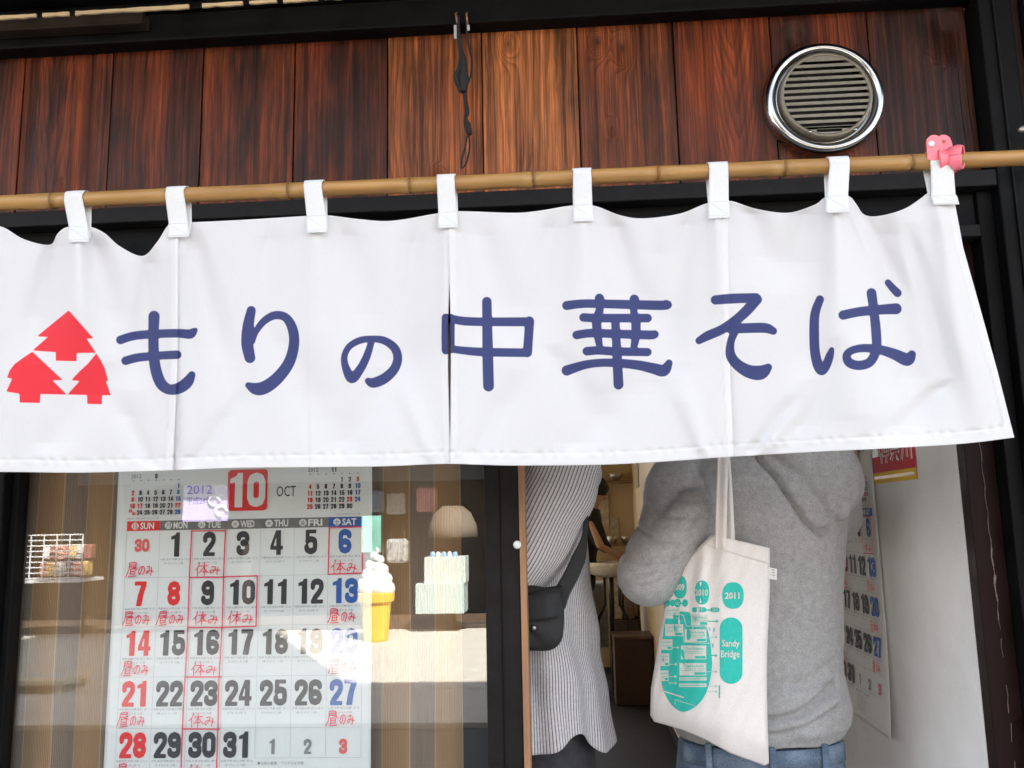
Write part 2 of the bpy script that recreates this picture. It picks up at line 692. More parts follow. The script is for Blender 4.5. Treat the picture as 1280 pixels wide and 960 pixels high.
# heavy condensed numerals, box 0.52 x 1, y down
def _num(kind):
    hy = 0.72

    def q(P, pts, closed=False):
        P2 = P * np.array([1, hy])
        p = [(a, b * hy, r) for a, b, r in pts]
        return sd_stroke(P2, p + ([p[0]] if closed else []))
    R = 0.091

    def s(pts, n=5):
        return smooth_pts([(a, b, R) for a, b in pts], n)

    def rect(P, x0, x1, y0, y1):
        return sd_rrect(P, x0, x1, y0, y1, 0.005)
    T = R / hy
    top, bot = T, 1 - T
    l, r, c = R, 0.52 - R, 0.26
    ring = lambda y0, y1: [(l, y0 + 0.16), (l, y1 - 0.16), (l + 0.045, y1 - 0.05), (c, y1), (r - 0.045, y1 - 0.05), (r, y1 - 0.16), (r, y0 + 0.16), (r - 0.045, y0 + 0.05), (c, y0), (l + 0.045, y0 + 0.05)]
    if kind == '0':
        return lambda P: q(P, [(a, b, R) for a, b in ring(top, bot)], True)
    if kind == '1':
        return lambda P: sd_poly(P, [(0.2, 1), (0.42, 1), (0.42, 0), (0.28, 0), (0.24, 0.09), (0.06, 0.17), (0.06, 0.3), (0.2, 0.27)])
    if kind == '2':
        return lambda P: np.minimum(q(P, s([(l, 0.33), (l, 0.24), (l + 0.04, 0.17), (c, top), (r - 0.04, 0.17), (r, 0.27), (r - 0.01, 0.4), (0.34, 0.55), (0.2, 0.74), (0.125, 0.88)])), rect(P, 0.02, 0.5, 0.84, 1.0))
    if kind == '3':
        return lambda P: np.minimum(q(P, s([(l, 0.29), (l, 0.22), (l + 0.045, 0.165), (c, top), (r - 0.045, 0.17), (r, 0.25), (r, 0.35), (r - 0.05, 0.44), (0.24, 0.485)])), q(P, s([(0.24, 0.485), (r - 0.045, 0.54), (r, 0.63), (r, 0.76), (r - 0.045, 0.84), (c, bot), (l + 0.045, 0.84), (l, 0.78), (l, 0.7)])))
    if kind == '4':
        def f(P):
            o = sd_poly(P, [(0.22, 0), (0.43, 0), (0.43, 0.63), (0.51, 0.63), (0.51, 0.79), (0.43, 0.79), (0.43, 1), (0.24, 1), (0.24, 0.79), (0.0, 0.79), (0.0, 0.64)])
            h = sd_poly(P, [(0.24, 0.25), (0.24, 0.63), (0.135, 0.63)])
            return np.maximum(o, -h)
        return f
    if kind == '5':
        return lambda P: np.minimum(np.minimum(rect(P, 0.06, 0.48, 0, 0.155), rect(P, 0.045, 0.21, 0.02, 0.5)), q(P, s([(0.125, 0.46), (0.2, 0.405), (0.29, 0.395), (r - 0.03, 0.44), (r, 0.53), (r, 0.74), (r - 0.045, 0.83), (c, bot), (l + 0.045, 0.83), (l, 0.76), (l, 0.7)])))
    if kind == '6':
        return lambda P: np.minimum(q(P, s([(r, 0.27), (r, 0.22), (r - 0.045, 0.165), (c, top), (l + 0.045, 0.17), (l, 0.28), (l, 0.7)])), q(P, [(a, b, R) for a, b in ring(0.5, bot)], True))
    if kind == '7':
        return lambda P: np.minimum(rect(P, 0.02, 0.5, 0, 0.165), sd_poly(P, [(0.29, 0.14), (0.5, 0.14), (0.5, 0.19), (0.4, 0.5), (0.325, 1), (0.1, 1), (0.17, 0.55)]))
    if kind == '8':
        return lambda P: np.minimum(q(P, [(a, b, R * 0.95) for a, b in ring(top, 0.48)], True), q(P, [(a, b, R) for a, b in ring(0.49, bot)], True))
    return lambda P: np.minimum(q(P, s([(l, 0.73), (l, 0.78), (l + 0.045, 0.835), (c, bot), (r - 0.045, 0.83), (r, 0.72), (r, 0.3)])), q(P, [(a, b, R) for a, b in ring(top, 0.5)], True))


DIG = {k: fill(_num(k), -0.02, 0.55, -0.02, 1.03, 0.02) for k in '0123456789'}
DIGS = {k: fill(_num(k), -0.02, 0.55, -0.02, 1.03, 0.065) for k in '0123456789'}


def number(pr, layer, s, uc, v, h, small=False, kx=1.0):
    D = DIGS if small else DIG
    adv = 0.555 * h * kx
    tot = adv * (len(s) - 1) + 0.52 * h * kx
    u = uc - tot / 2
    for ch in s:
        pr.shape(layer, D[ch], u, v, h, h * kx)
        u += adv


# handwriting: strokes in a unit box, y down
HW = {
    'hiru': [[(0.32, 0.05), (0.3, 0.4)], [(0.32, 0.06), (0.86, 0.04), (0.84, 0.32)], [(0.34, 0.2), (0.84, 0.18)], [(0.3, 0.34), (0.9, 0.32)],
             [(0.3, 0.36), (0.22, 0.7), (0.04, 1.0)], [(0.66, 0.34), (0.98, 0.5)], [(0.42, 0.5), (0.4, 0.86)], [(0.42, 0.5), (0.78, 0.48), (0.78, 0.84)],
             [(0.44, 0.67), (0.76, 0.65)], [(0.4, 0.84), (0.8, 0.82)], [(0.3, 1.0), (0.92, 0.95)]],
    'no': [[(0.55, 0.3), (0.4, 0.75), (0.2, 0.85), (0.12, 0.6), (0.3, 0.32), (0.65, 0.22), (0.88, 0.45), (0.8, 0.75), (0.6, 0.9)]],
    'mi': [[(0.2, 0.3), (0.52, 0.26), (0.4, 0.6), (0.18, 0.86), (0.08, 0.66), (0.4, 0.56), (0.92, 0.62)], [(0.76, 0.3), (0.78, 0.6), (0.66, 0.98)]],
    'yasu': [[(0.32, 0.02), (0.2, 0.35), (0.02, 0.58)], [(0.2, 0.38), (0.2, 1.0)], [(0.38, 0.3), (0.98, 0.26)], [(0.68, 0.04), (0.67, 1.0)],
             [(0.66, 0.32), (0.52, 0.62), (0.34, 0.82)], [(0.69, 0.32), (0.82, 0.58), (1.0, 0.74)], [(0.56, 0.72), (0.82, 0.7)]],
}


def hand(kinds, widths, seed):
    r = random.Random(seed)
    st = []
    x = 0
    for k, wd in zip(kinds, widths):
        for s in HW[k]:
            j = [(x + (a + r.uniform(-0.04, 0.04)) * wd, (b + r.uniform(-0.035, 0.035)) if k in ('hiru', 'yasu') else 0.12 + b * 0.85 + r.uniform(-0.04, 0.04), 0.034) for a, b in s]
            st.append(smooth_pts(j, 4) if len(j) > 2 else j)
        x += wd * 1.08

    def sd(P):
        d = np.full(len(P), 1e9)
        for q in st:
            d = np.minimum(d, sd_stroke(P, q))
        return d
    return fill(sd, -0.1, x + 0.1, -0.15, 1.15, 0.035)


HIRU = [hand(['hiru', 'no', 'mi'], [1.0, 0.6, 0.62], s) for s in range(4)]
YASU = [hand(['yasu', 'mi'], [1.05, 0.85], 10 + s) for s in range(4)]

# ================================================================== SETTING
tag(bx(-90, 90, -90, -0.35, -0.2, -0.05).build('street_ground', mat('asphalt', (0.055, 0.055, 0.055), 0.9, scale=60, bump=0.6, bscale=400)), kind='structure')
tag(bx(-90, 90, -0.35, 60, -0.2, -0.06).build('back_ground', mat('asphalt', (0.055,) * 3)), kind='structure')
paving = struct('pavement', bx(-40, 40, -14, -5.2, -0.05, 0.0), mat('paving', (0.58, 0.54, 0.48), 0.85, scale=5, var=0.12, bump=0.3), bevel=0.01)
pav_mat = mat('paving_stone', (0.60, 0.56, 0.50), 0.85, scale=7, var=0.16, bump=0.3)
slab_me = bx(-0.292, 0.292, -0.292, 0.292, 0.0, 0.006).build('paving_slab', pav_mat, paving, bevel=0.002)
first = True
for i in range(-10, 5):
    for j in range(8):
        o = slab_me if first else slab_me.copy()
        if not first:
            COL.objects.link(o)
        first = False
        o.location = (i * 0.6, -11.0 + j * 0.6, 0)
struct('near_pavement', bx(-40, 40, -1.9, -0.0, -0.06, 0.0), mat('concrete_path', (0.3, 0.3, 0.29), 0.9, scale=12, bump=0.4))
struct('shop_floor', bx(-2.6, 1.3, 0.0, 7.9, -0.05, 0.004), mat('dark_floor', (0.018, 0.014, 0.012), 0.75, scale=20, bump=0.2, spec=0.2))

# ================================================================== THE NOODLE SHOP FRONT
BLK = painted_wood('black_paint', (0.0035, 0.0035, 0.0038), rough=0.55)
BLKC = painted_wood('black_paint_chipped', (0.0045, 0.0043, 0.0045), chips=(0.09, 0.07, 0.05))
GRY = painted_wood('dark_grey_rail', (0.014, 0.013, 0.013), rough=0.5)
BRN = painted_wood('dark_brown_jamb', (0.012, 0.0045, 0.0038), rough=0.5)
BRN2 = painted_wood('worn_brown_timber', (0.022, 0.010, 0.007), chips=(0.08, 0.055, 0.04))
DEEP = mat('deep_black', (0.006, 0.006, 0.006), 0.8)
RAW = mat('raw_wood', (0.62, 0.46, 0.26), 0.7, stretch=(1, 20, 60), scale=3, var=0.3, bump=0.3)
EDGE = mat('sash_wood', (0.34, 0.17, 0.085), 0.6, stretch=(20, 20, 1), scale=4, var=0.25, bump=0.3)

shop = empty('shop_building', (0, 0.3, 0), 'dark timber noodle shop front with scorched cedar cladding above the entrance', 'building')
# cedar planks, one mesh each, edges 2 mm proud of a dark backing
Z0, Z1, YB = 2.035, 2.425, 0.03
seams = [-1.37, -1.195, -1.019, -0.843, -0.666, -0.489, -0.312, -0.135, 0.042, 0.218, 0.393, 0.567, 0.742]
LT = [(0.18, 0.036, 0.011), (0.22, 0.047, 0.013), (0.24, 0.054, 0.014), (0.21, 0.046, 0.012), (0.22, 0.050, 0.013), (0.21, 0.044, 0.012),
      (0.35, 0.112, 0.034), (0.46, 0.165, 0.052), (0.26, 0.072, 0.022), (0.24, 0.052, 0.013), (0.17, 0.038, 0.012), (0.11, 0.029, 0.013)]
CH = [0.7, 0.62, 0.62, 0.6, 0.62, 0.66, 0.42, 0.34, 0.55, 0.55, 0.6, 0.8]
KN = {6: [(-0.222, 2.106, 0.012)], 7: [(-0.055, 2.087, 0.014), (-0.085, 2.375, 0.015)], 8: [(0.08, 2.37, 0.02), (0.125, 2.355, 0.018), (0.10, 2.20, 0.008)],
      9: [], 10: [(0.44, 2.345, 0.013)], 11: [(0.70, 2.355, 0.02)], 2: [(-0.93, 2.14, 0.006)]}
for i in range(12):
    lt = LT[i]
    m = wood_mat('cedar', lt, tuple(x * 0.34 for x in lt), (0.013, 0.006, 0.004), knots=KN.get(i, ()),
                 vee=(0.325, 2.19, 0.16) if i == 9 else ((-0.955, 2.12, 0.1) if i == 2 else None), char=CH[i], seed=i + 1, freq=58 + 17 * ((i * 7) % 4))
    p = bx(seams[i] + 0.0012, seams[i + 1] - 0.0012, YB + 0.0007 * (i % 3), YB + 0.02, Z0, Z1).build('plank', m, shop, bevel=0.0012)
bx(-2.6, 0.745, YB + 0.012, YB + 0.03, Z0 - 0.02, Z1 + 0.02).build('backing_board', DEEP, shop)
# timbers above the cladding
bx(-1.75, 0.80, -0.004, YB + 0.01, 2.400, 2.452).build('top_beam', BLK, shop, bevel=0.003)
bx(-1.75, -0.755, -0.035, -0.006, 2.418, 2.441).build('worn_batten', painted_wood('brown_black', (0.03, 0.02, 0.014), chips=(0.08, 0.055, 0.035)), shop, bevel=0.002)
bx(-1.75, 0.86, 0.004, YB + 0.03, 2.4535, 2.472).build('shadow_gap', DEEP, shop)
bx(-1.75, 0.86, -0.055, 0.03, 2.4735, 2.60).build('header_beam', BLKC, shop, bevel=0.004)
bx(-1.75, 0.86, -0.012, 0.002, 2.4560, 2.4725).build('bead', BLK, shop, bevel=0.002)
# pale raw strip where the paint has come off, broken by dark leftovers
a0, a1 = at(-60, 26, -0.06), at(440, -4, -0.06)
n = 60
mb = MB()
vs, fs = [], []
for k in range(n + 1):
    t = k / n
    c = a0.lerp(a1, t)
    h = 0.0046 + rng.uniform(-0.0012, 0.0012)
    vs += [(c.x, -0.061, c.z - h * 0.9 + rng.uniform(-0.0005, 0.0005)), (c.x, -0.061, c.z + h * 0.55)]
for k in range(n):
    if k in (13, 18, 36, 37, 44, 49, 55):
        continue
    fs.append((2 * k, 2 * k + 2, 2 * k + 3, 2 * k + 1))
mb.add(vs, fs)
mb.build('bare_wood_strip', RAW, shop, solid=0.004)
# right post and edge timbers
bx(0.7435, 0.800, -0.012, 0.06, 0.0, 2.3985).build('corner_post', BLK, shop, bevel=0.003)
bx(0.7175, 0.7430, 0.012, 0.06, 0.0, 2.0440).build('corner_post', BLK, shop, bevel=0.002)
bx(0.7655, 0.7690, -0.0165, -0.0125, 0.0, 2.398).build('edge_strip', BLKC, shop, bevel=0.001)
bx(0.8005, 0.814, -0.006, 0.05, 0.0, 2.452).build('edge_strip', BRN2, shop, bevel=0.002)
bx(0.8145, 0.820, -0.022, 0.05, 0.0, 2.460).build('edge_strip', BLKC, shop, bevel=0.001)
bx(0.8205, 1.30, -0.030, 0.05, 0.0, 2.47).build('side_board', painted_wood('old_dark_board', (0.0085, 0.009, 0.009), chips=(0.14, 0.12, 0.09)), shop, bevel=0.003)
for pq in ((1277, 162),):
    q = at(pq[0], pq[1], -0.033)
    MB().lathe([(0.0001, -0.006), (0.004, -0.0055), (0.0062, -0.003), (0.0065, 0.002)], q, n=20).build('bolt', mat('bolt_steel', (0.35, 0.34, 0.32), 0.4, metal=0.9, var=0.4, scale=200), shop, smooth=True)
# jamb of the doorway
bx(0.6685, 0.7170, 0.045, 0.075, 0.0, 2.0).build('door_jamb', BRN, shop, bevel=0.0015)
# peeling crack along the jamb
mb = MB()
pts = []
for k in range(46):
    z = 1.70 - k * 0.0145
    pts.append((0.6935 + 0.0012 * math.sin(k * 1.9) + 0.0025 * (k / 46), 0.0446, z))
for k in range(45):
    wd = 0.0002 + 0.0007 * abs(rng.normal()) * (2.4 if 12 < k < 26 else 0.5)
    a, b = pts[k], pts[k + 1]
    if rng.uniform() < (0.1 if 12 < k < 26 else 0.4):
        continue
    mb.add([(a[0] - wd * 0.5, 0.0440, a[2]), (a[0] + wd, 0.0436, a[2]), (b[0] + wd * 0.8, 0.0436, b[2]), (b[0] - wd * 0.4, 0.0440, b[2])], [(0, 1, 2, 3)])
mb.build('peeling_paint', mat('peel', (0.17, 0.12, 0.10), 0.8, scale=300, var=0.5), shop, solid=0.0006)['kind'] = 'stuff'
# the grey rail under the cladding and the stepped door head below it
bx(-1.75, 0.7430, -0.010, 0.06, 2.0445, 2.0735).build('rail', GRY, shop, bevel=0.002)
bx(-1.75, 0.7165, 0.020, 0.06, 1.985, 2.044).build('door_head', BLK, shop, bevel=0.002)
bx(-1.75, 0.7165, 0.008, 0.06, 1.962, 1.9835).build('door_head', GRY, shop, bevel=0.002)
bx(-1.75, 0.667, 0.026, 0.06, 1.915, 1.9605).build('door_head', BLK, shop, bevel=0.002)
# left frame post
bx(-1.75, -1.0, 0.03, 0.1, 0.0, 1.914).build('frame_post', BLK, shop, bevel=0.003)
# inner structure
CREAM = mat('cream_wall', (0.56, 0.44, 0.26), 0.7, scale=3, var=0.06, bump=0.1)
PLAST = mat('white_plaster', (0.82, 0.80, 0.775), 0.85, scale=5, var=0.07, bump=0.25, bscale=130)
pn = PLAST.node_tree
pb_ = pn.nodes['Principled BSDF']
tcx = N(pn, 'ShaderNodeTexCoord')
sn = N(pn, 'ShaderNodeTexNoise', i_Scale=2.6, i_Detail=9.0, i_Roughness=0.7); L(pn, tcx.outputs['Object'], sn.inputs['Vector'])
sn2 = N(pn, 'ShaderNodeTexNoise', i_Scale=38.0, i_Detail=3.0); L(pn, tcx.outputs['Object'], sn2.inputs['Vector'])
old_ = pb_.inputs['Base Color'].links[0].from_socket
smk = ramp(pn, sn.outputs[0], [(0.40, (0.91, 0.895, 0.88)), (0.62, (1, 1, 1))])
spk = ramp(pn, sn2.outputs[0], [(0.22, (0.84, 0.82, 0.80)), (0.28, (1, 1, 1))])
L(pn, mixc(pn, 1.0, mixc(pn, 1.0, old_, smk, 'MULTIPLY'), spk, 'MULTIPLY'), pb_.inputs['Base Color'])
bx(0.668, 0.76, 0.0755, 2.6, 0.004, 2.5).build('white_wall', PLAST, shop)
bx(0.70, 0.80, 2.601, 7.7, 0.004, 2.5).build('cream_wall', CREAM, shop)
bx(-2.7, -2.6, 0.1, 3.0, 0.0, 2.5).build('left_wall', CREAM, shop)
bx(-2.7, -2.6, 5.2, 7.7, 0.0, 2.5).build('left_wall', CREAM, shop)
bx(-2.7, -2.6, 3.0, 5.2, 0.0, 0.9).build('left_wall', CREAM, shop)  # wall stops low: side opening invented to let daylight into the shop
bx(-0.15, 0.80, 7.7, 7.8, 0.0, 2.5).build('back_wall', CREAM, shop)
bx(-2.7, -2.45, 7.7, 7.8, 0.0, 2.5).build('back_wall', CREAM, shop)
bx(-2.45, -0.15, 7.7, 7.8, 0.0, 0.25).build('back_wall', CREAM, shop)  # rear opening above this is invented too, admitting sun and sky light
bx(-2.7, 0.80, 0.06, 7.8, 2.501, 2.6).build('ceiling', mat('ceiling_paint', (0.7, 0.62, 0.48), 0.8), shop)
bx(-2.7, -1.751, 0.0, 0.1, 0.0, 2.6).build('front_wall', BLK, shop)
bx(0.668, 0.6995, 2.605, 7.69, 0.004, 0.07).build('skirting', BRN, shop)
bx(-2.6, 1.45, -0.62, 0.02, 2.625, 2.665).build('added_eave', BLK, shop, bevel=0.004)  # out of view, added to shade the upper front
# upper storeys (out of frame): the block whose shade covers the street
UP = mat('upper_wall', (0.34, 0.30, 0.26), 0.85, scale=4, bump=0.3)
bx(-1.9, 1.47, 0.10, 6.5, 2.605, 14.9).build('upper_storeys', UP, shop)
nb = empty('neighbour_building', (6, 3, 0), 'lower rendered building adjoining the noodle shop', 'building')
bx(1.48, 14.0, 0.10, 7.0, 0.0, 9.3).build('wall', UP, nb)
nb2 = empty('neighbour_building', (-8, 3, 0), 'rendered building on the far left of the noodle shop', 'building')
bx(-14.0, -2.71, 0.10, 2.9, 0.0, 9.3).build('wall', UP, nb2)

# ================================================================== SLIDING WINDOW SASH
sash = empty('sliding_window', (-0.54, 0.07, 0.0), 'black framed sliding glass sash left of the doorway', 'window')
bx(-0.145, -0.0855, 0.050, 0.080, 0.0, 1.914).build('stile', painted_wood('sash_black', (0.011, 0.010, 0.010), rough=0.35), sash, bevel=0.002)
bx(-0.999, -0.985, 0.050, 0.080, 0.0, 1.914).build('stile', BLK, sash, bevel=0.002)
bx(-0.985, -0.145, 0.052, 0.078, 1.86, 1.914).build('top_rail', BLK, sash, bevel=0.002)
bx(-0.985, -0.145, 0.052, 0.078, 0.0, 0.16).build('bottom_rail', BLK, sash, bevel=0.002)
bx(-0.985, -0.145, 0.068, 0.072, 0.161, 1.859).build('glass_pane', glass_mat(), sash)
bx(-0.1185, -0.1165, 0.0485, 0.0505, 0.0, 1.913).build('stile_bead', BLK, sash)
bx(-0.190, -0.0860, 0.084, 0.096, 0.0, 1.91).build('blocking_board', DEEP, sash)  # dark leaf added to block the bright rear opening seen past the curtain
edge = bx(-0.0850, -0.0745, 0.047, 0.095, 0.0, 1.914).build('edge_board', EDGE, sash, bevel=0.001)
q = at(646.5, 681, 0.045)
MB().lathe([(0.0001, 0.044), (0.0035, 0.0435), (0.0062, 0.0455), (0.0070, 0.0475)], (q.x, 0, q.z), n=20).build('pull_stud', mat('white_plastic', (0.85, 0.84, 0.8), 0.3), sash, smooth=True)

# ------------------------------------------------------------------ striped curtain behind the glass
cm_, n_, b_ = new_mat('striped_curtain')
geo = N(n_, 'ShaderNodeNewGeometry')
sp = N(n_, 'ShaderNodeSeparateXYZ'); L(n_, geo.outputs['Position'], sp.inputs[0])
wob = N(n_, 'ShaderNodeTexNoise', i_Scale=3.0); L(n_, geo.outputs['Position'], wob.inputs['Vector'])
xx = mathn(n_, 'ADD', sp.outputs[0], mathn(n_, 'MULTIPLY', wob.outputs[0], 0.006))
band = mathn(n_, 'FRACT', mathn(n_, 'MULTIPLY', mathn(n_, 'ADD', xx, 5.29 - 5.0 * 0 + 0.0 - 0.0005), 1 / 0.0935))
cc = ramp(n_, band, [(0.0, (0.44, 0.26, 0.135)), (0.50, (0.44, 0.26, 0.135)), (0.52, (0.62, 0.44, 0.27)), (0.545, (0.29, 0.215, 0.165)), (0.965, (0.30, 0.22, 0.17)), (0.99, (0.55, 0.38, 0.23))])
thr = mathn(n_, 'SINE', mathn(n_, 'MULTIPLY', sp.outputs[0], 2100.0))
thz = mathn(n_, 'SINE', mathn(n_, 'MULTIPLY', sp.outputs[2], 1700.0))
tt = mathn(n_, 'ADD', mathn(n_, 'MULTIPLY', mathn(n_, 'MULTIPLY', thr, thz), 0.16), mathn(n_, 'ADD', mathn(n_, 'MULTIPLY', thr, 0.12), 0.9))
tn = N(n_, 'ShaderNodeCombineColor'); L(n_, tt, tn.inputs[0]); L(n_, tt, tn.inputs[1]); L(n_, tt, tn.inputs[2])
L(n_, mixc(n_, 1.0, cc, tn.outputs[0], 'MULTIPLY'), b_.inputs['Base Color'])
b_.inputs['Roughness'].default_value = 0.9
bp = N(n_, 'ShaderNodeBump', i_Strength=0.5, i_Distance=0.001); L(n_, thr, bp.inputs['Height']); L(n_, bp.outputs[0], b_.inputs['Normal'])
cur = MB().grid(lambda u, v: (-1.05 + u * 0.868, 0.125 + 0.005 * math.sin(u * 0.868 / 0.112 * 2 * math.pi + 0.6 * math.sin(v * 3)) + 0.002 * math.sin(u * 90 + v * 2), 1.89 - v * 1.75), 260, 24)
tag(cur.build('curtain', cm_, smooth=True, solid=0.001), 'brown and taupe vertically striped curtain behind the window glass', 'curtain')

# ================================================================== CALENDARS
INK = {'black': mat('ink_black', (0.055, 0.056, 0.064), 0.7, spec=0.12, var=0.02), 'red': mat('ink_red', (0.78, 0.045, 0.05), 0.7, spec=0.12, var=0.02),
       'pen': mat('felt_pen_red', (0.80, 0.06, 0.12), 0.7, spec=0.12, var=0.2, scale=200), 'blue': mat('ink_blue', (0.045, 0.13, 0.42), 0.7, spec=0.12, var=0.02),
       'grey': mat('ink_grey', (0.27, 0.27, 0.28), 0.7, spec=0.12, var=0.02), 'header': mat('ink_header_grey', (0.19, 0.19, 0.195), 0.7, spec=0.12, var=0.03),
       'white': mat('ink_paper_white', (0.82, 0.82, 0.82), 0.7, spec=0.12, var=0.01), 'line': mat('ink_line', (0.42, 0.43, 0.47), 0.7, spec=0.12, var=0.05),
       'violet': mat('ink_violet', (0.20, 0.16, 0.5), 0.7, spec=0.12, var=0.02), 'softred': mat('ink_soft_red', (0.80, 0.16, 0.16), 0.7, spec=0.12, var=0.02),
       'tiny': mat('ink_tiny', (0.22, 0.22, 0.25), 0.7, spec=0.12, var=0.05)}
PNAMES = {'black': 'black_print', 'red': 'red_print', 'pen': 'handwriting', 'blue': 'blue_print', 'grey': 'grey_print', 'header': 'weekday_bar',
          'white': 'white_print', 'line': 'ruled_lines', 'violet': 'year_print', 'softred': 'pale_red_print', 'tiny': 'small_print'}
CW = 42.15


def calendar_print(fn, parent, step=0.00001, coldark=False):
    pr = Print(fn, 0.0005, step)
    pr.extra = {'white': 0.0004}
    # header row
    days = [('SUN', '日'), ('MON', '月'), ('TUE', '火'), ('WED', '水'), ('THU', '木'), ('FRI', '金'), ('SAT', '土')]
    for c, (d, k) in enumerate(days):
        lay = 'red' if c == 0 else ('blue' if c == 6 else 'header')
        pr.rect(lay, c * CW, (c + 1) * CW, 0, 12.8)
        pr.text('white', d, c * CW + 17, 10.8, 8.8, wd=17.5, bold=0.025)
        sh = fill(lambda P: np.hypot(P[:, 0], P[:, 1]) - 4.6, -5, 5, -5, 5, 0.8)
        pr.put('white', [(c * CW + 10.5 + a, 6.4 + b) for a, b in sh[0]], sh[1])
        pr.text(lay, k, c * CW + 10.5, 9.6, 6.4, align='c', bold=0.01, up=0.0008)
    # ruled lines
    for c in range(0, 8):
        pr.line('line', [(c * CW, 13), (c * CW, 296 if 3 < c < 8 else 336)], 0.35)
    for v in (73, 135.3, 197.6, 260):
        pr.line('line', [(0, v), (7 * CW, v)], 0.4)
    pr.line('line', [(4 * CW, 296), (7 * CW, 296)], 0.35)
    pr.line('line', [(0, 336), (7 * CW, 336)], 0.35)
    # big numbers
    red = {7, 8, 14, 21, 28}
    blue = {6, 13, 20, 27}
    for d in range(1, 32):
        r_, c = divmod(d, 7)
        number(pr, 'red' if d in red else ('blue' if d in blue else 'black'), str(d), c * CW + 20.6, 15.5 + r_ * 62.2, 31.5, kx=0.97)
    number(pr, 'softred', '30', 20.3, 23, 17)
    for k, c in ((1, 4), (2, 5)):
        number(pr, 'grey:%d' % k, str(k), c * CW + 21, 273.5, 18)
    number(pr, 'softred', '3', 6 * CW + 21, 273.5, 18)
    # rows of small print under the numbers
    rok = ['先勝 友引 先負 仏滅', '大安 赤口 先勝 友引', '先負 仏滅 大安 赤口', '仏滅 大安 赤口 先勝']
    rok2 = ['三りんぼう', '己 みずのえ 二黒', '庚 かのと 一白', '戊 つちのえ 九紫']
    for d in range(1, 32):
        r_, c = divmod(d, 7)
        v = 51.5 + r_ * 62.2
        pr.text('tiny', rok[d % 4] + '  ' + rok2[(d * 3) % 4][:3], c * CW + 2, v, 2.6, wd=38, res=1)
        pr.text('tiny', rok2[d % 4], c * CW + 7, v + 5, 2.5, wd=24, res=1)
    pr.text('tiny', '●10月の星座　アンドロメダ座', 4 * CW + 4, 304, 4, wd=55, res=1)
    for k in range(5):
        pr.text('tiny', rok[k % 4] + rok2[k % 4], 4 * CW + 5, 311 + k * 5.2, 2.6, wd=40, res=1)
    # month block
    sh = fill(lambda P: sd_rrect(P, 126.5, 176.5, -64, -10.5, 5), 125, 178, -66, -9, 1.0)
    pr.put('red', *sh)
    number(pr, 'white', '10', 150.5, -60, 45, kx=0.97)
    pr.text('black', 'OCT', 188, -28, 13.5, wd=24)
    pr.text('violet', '2012', 75, -33.5, 11.5, wd=32, bold=0.005)
    pr.text('violet', '平成24年', 75, -19.5, 10.5, wd=32, bold=0.005)
    # little months
    for (u0, cs, v0, first, ndays, reds, mon) in ((6.3, 9.65, -48.8, 6, 30, {17, 22}, '9'), (230, 9.85, -51.6, 4, 30, {3, 23}, '11')):
        pr.text('black', '2012', u0 - 3, v0 - 7.5, 5, wd=13)
        number(pr, 'black', mon, u0 + 3 * cs, v0 - 13, 6.5, small=True)
        for c in range(7):
            pr.rect('tiny', u0 + c * cs - 0.9, u0 + c * cs + 0.9, v0 - 5, v0 - 3.6)
        for d in range(1, ndays + 1):
            k = d - 1 + first
            r_, c = divmod(k, 7)
            if r_ > 4:
                r_ = 4
                u_, v_, hh = u0 + c * cs + 2.4, v0 + r_ * 8.6 + 2.6, 4
            else:
                u_, v_, hh = u0 + c * cs, v0 + r_ * 8.6, 6.4
            if d == 23 and mon == '9':
                u_, v_, hh = u0 - 2.2, v0 + 4 * 8.6 - 1.0, 4
            lay = 'red' if (c == 0 or d in reds) else ('blue' if c == 6 else 'black')
            number(pr, lay, str(d), u_, v_, hh, small=True)
    pr.text('tiny', rok[0] + rok2[1], 1, -2.4, 2.2, wd=40, res=1)
    pr.text('tiny', rok[2] + rok2[3], 262, -2.4, 2.2, wd=30, res=1)
    # red pen: the lunch-only and closed days
    k = 0
    for (r_, c) in ((0, 0), (1, 0), (1, 1), (1, 6), (2, 0), (2, 6), (3, 0), (3, 6), (4, 0)):
        pr.shape('pen', HIRU[k % 4], c * CW + 1.5 - (r_ % 2) * 1.5, 53.0 + r_ * 62.2, 18, 14.8)
        k += 1
    for (r_, c) in ((0, 2), (0, 6), (1, 2), (1, 3), (2, 2), (3, 2), (4, 2)):
        pr.shape('pen', YASU[k % 4], c * CW + 4.5, 54.5 + r_ * 62.2, 17, 16)
        k += 1
    wl = 1.5
    pr.line('pen', [(2 * CW - 1, 13.5), (2 * CW - 2.2, 73), (2 * CW - 1.6, 150), (2 * CW - 3, 235), (2 * CW - 3, 340)], wl)
    pr.line('pen', [(3 * CW - 1, 13.5), (3 * CW - 1.8, 73), (3 * CW - 1.5, 135), (3 * CW - 3, 200), (3 * CW - 2.2, 270), (3 * CW - 2.5, 340)], wl)
    for v in (14.2, 73.5, 136.5, 197.5, 260.5, 322):
        pr.line('pen', [(2 * CW - 1.5, v), (3 * CW - 0.5, v + 0.5)], wl)
    pr.line('pen', [(3 * CW - 1, 73.5), (4 * CW - 2, 73), (4 * CW - 2, 136), (3 * CW, 136.8)], wl)
    pr.line('pen', [(6 * CW + 1.5, 13.8), (7 * CW, 13.2), (7 * CW + 0.5, 71.5), (6 * CW + 0.8, 72.6), (6 * CW + 1.8, 13)], wl)
    pr.build(parent, INK, PNAMES)


PAPER = mat('calendar_paper', (0.80, 0.81, 0.82), 0.35, var=0.01, scale=4, spec=0.4)


def cal_a(u, v, l):
    x = -0.7975 + u * 0.0014645
    z = 1.512 - v * 0.0013735
    y = 0.0815 + 0.0010 * math.sin(v * 0.017)
    return (x, y - l, z)


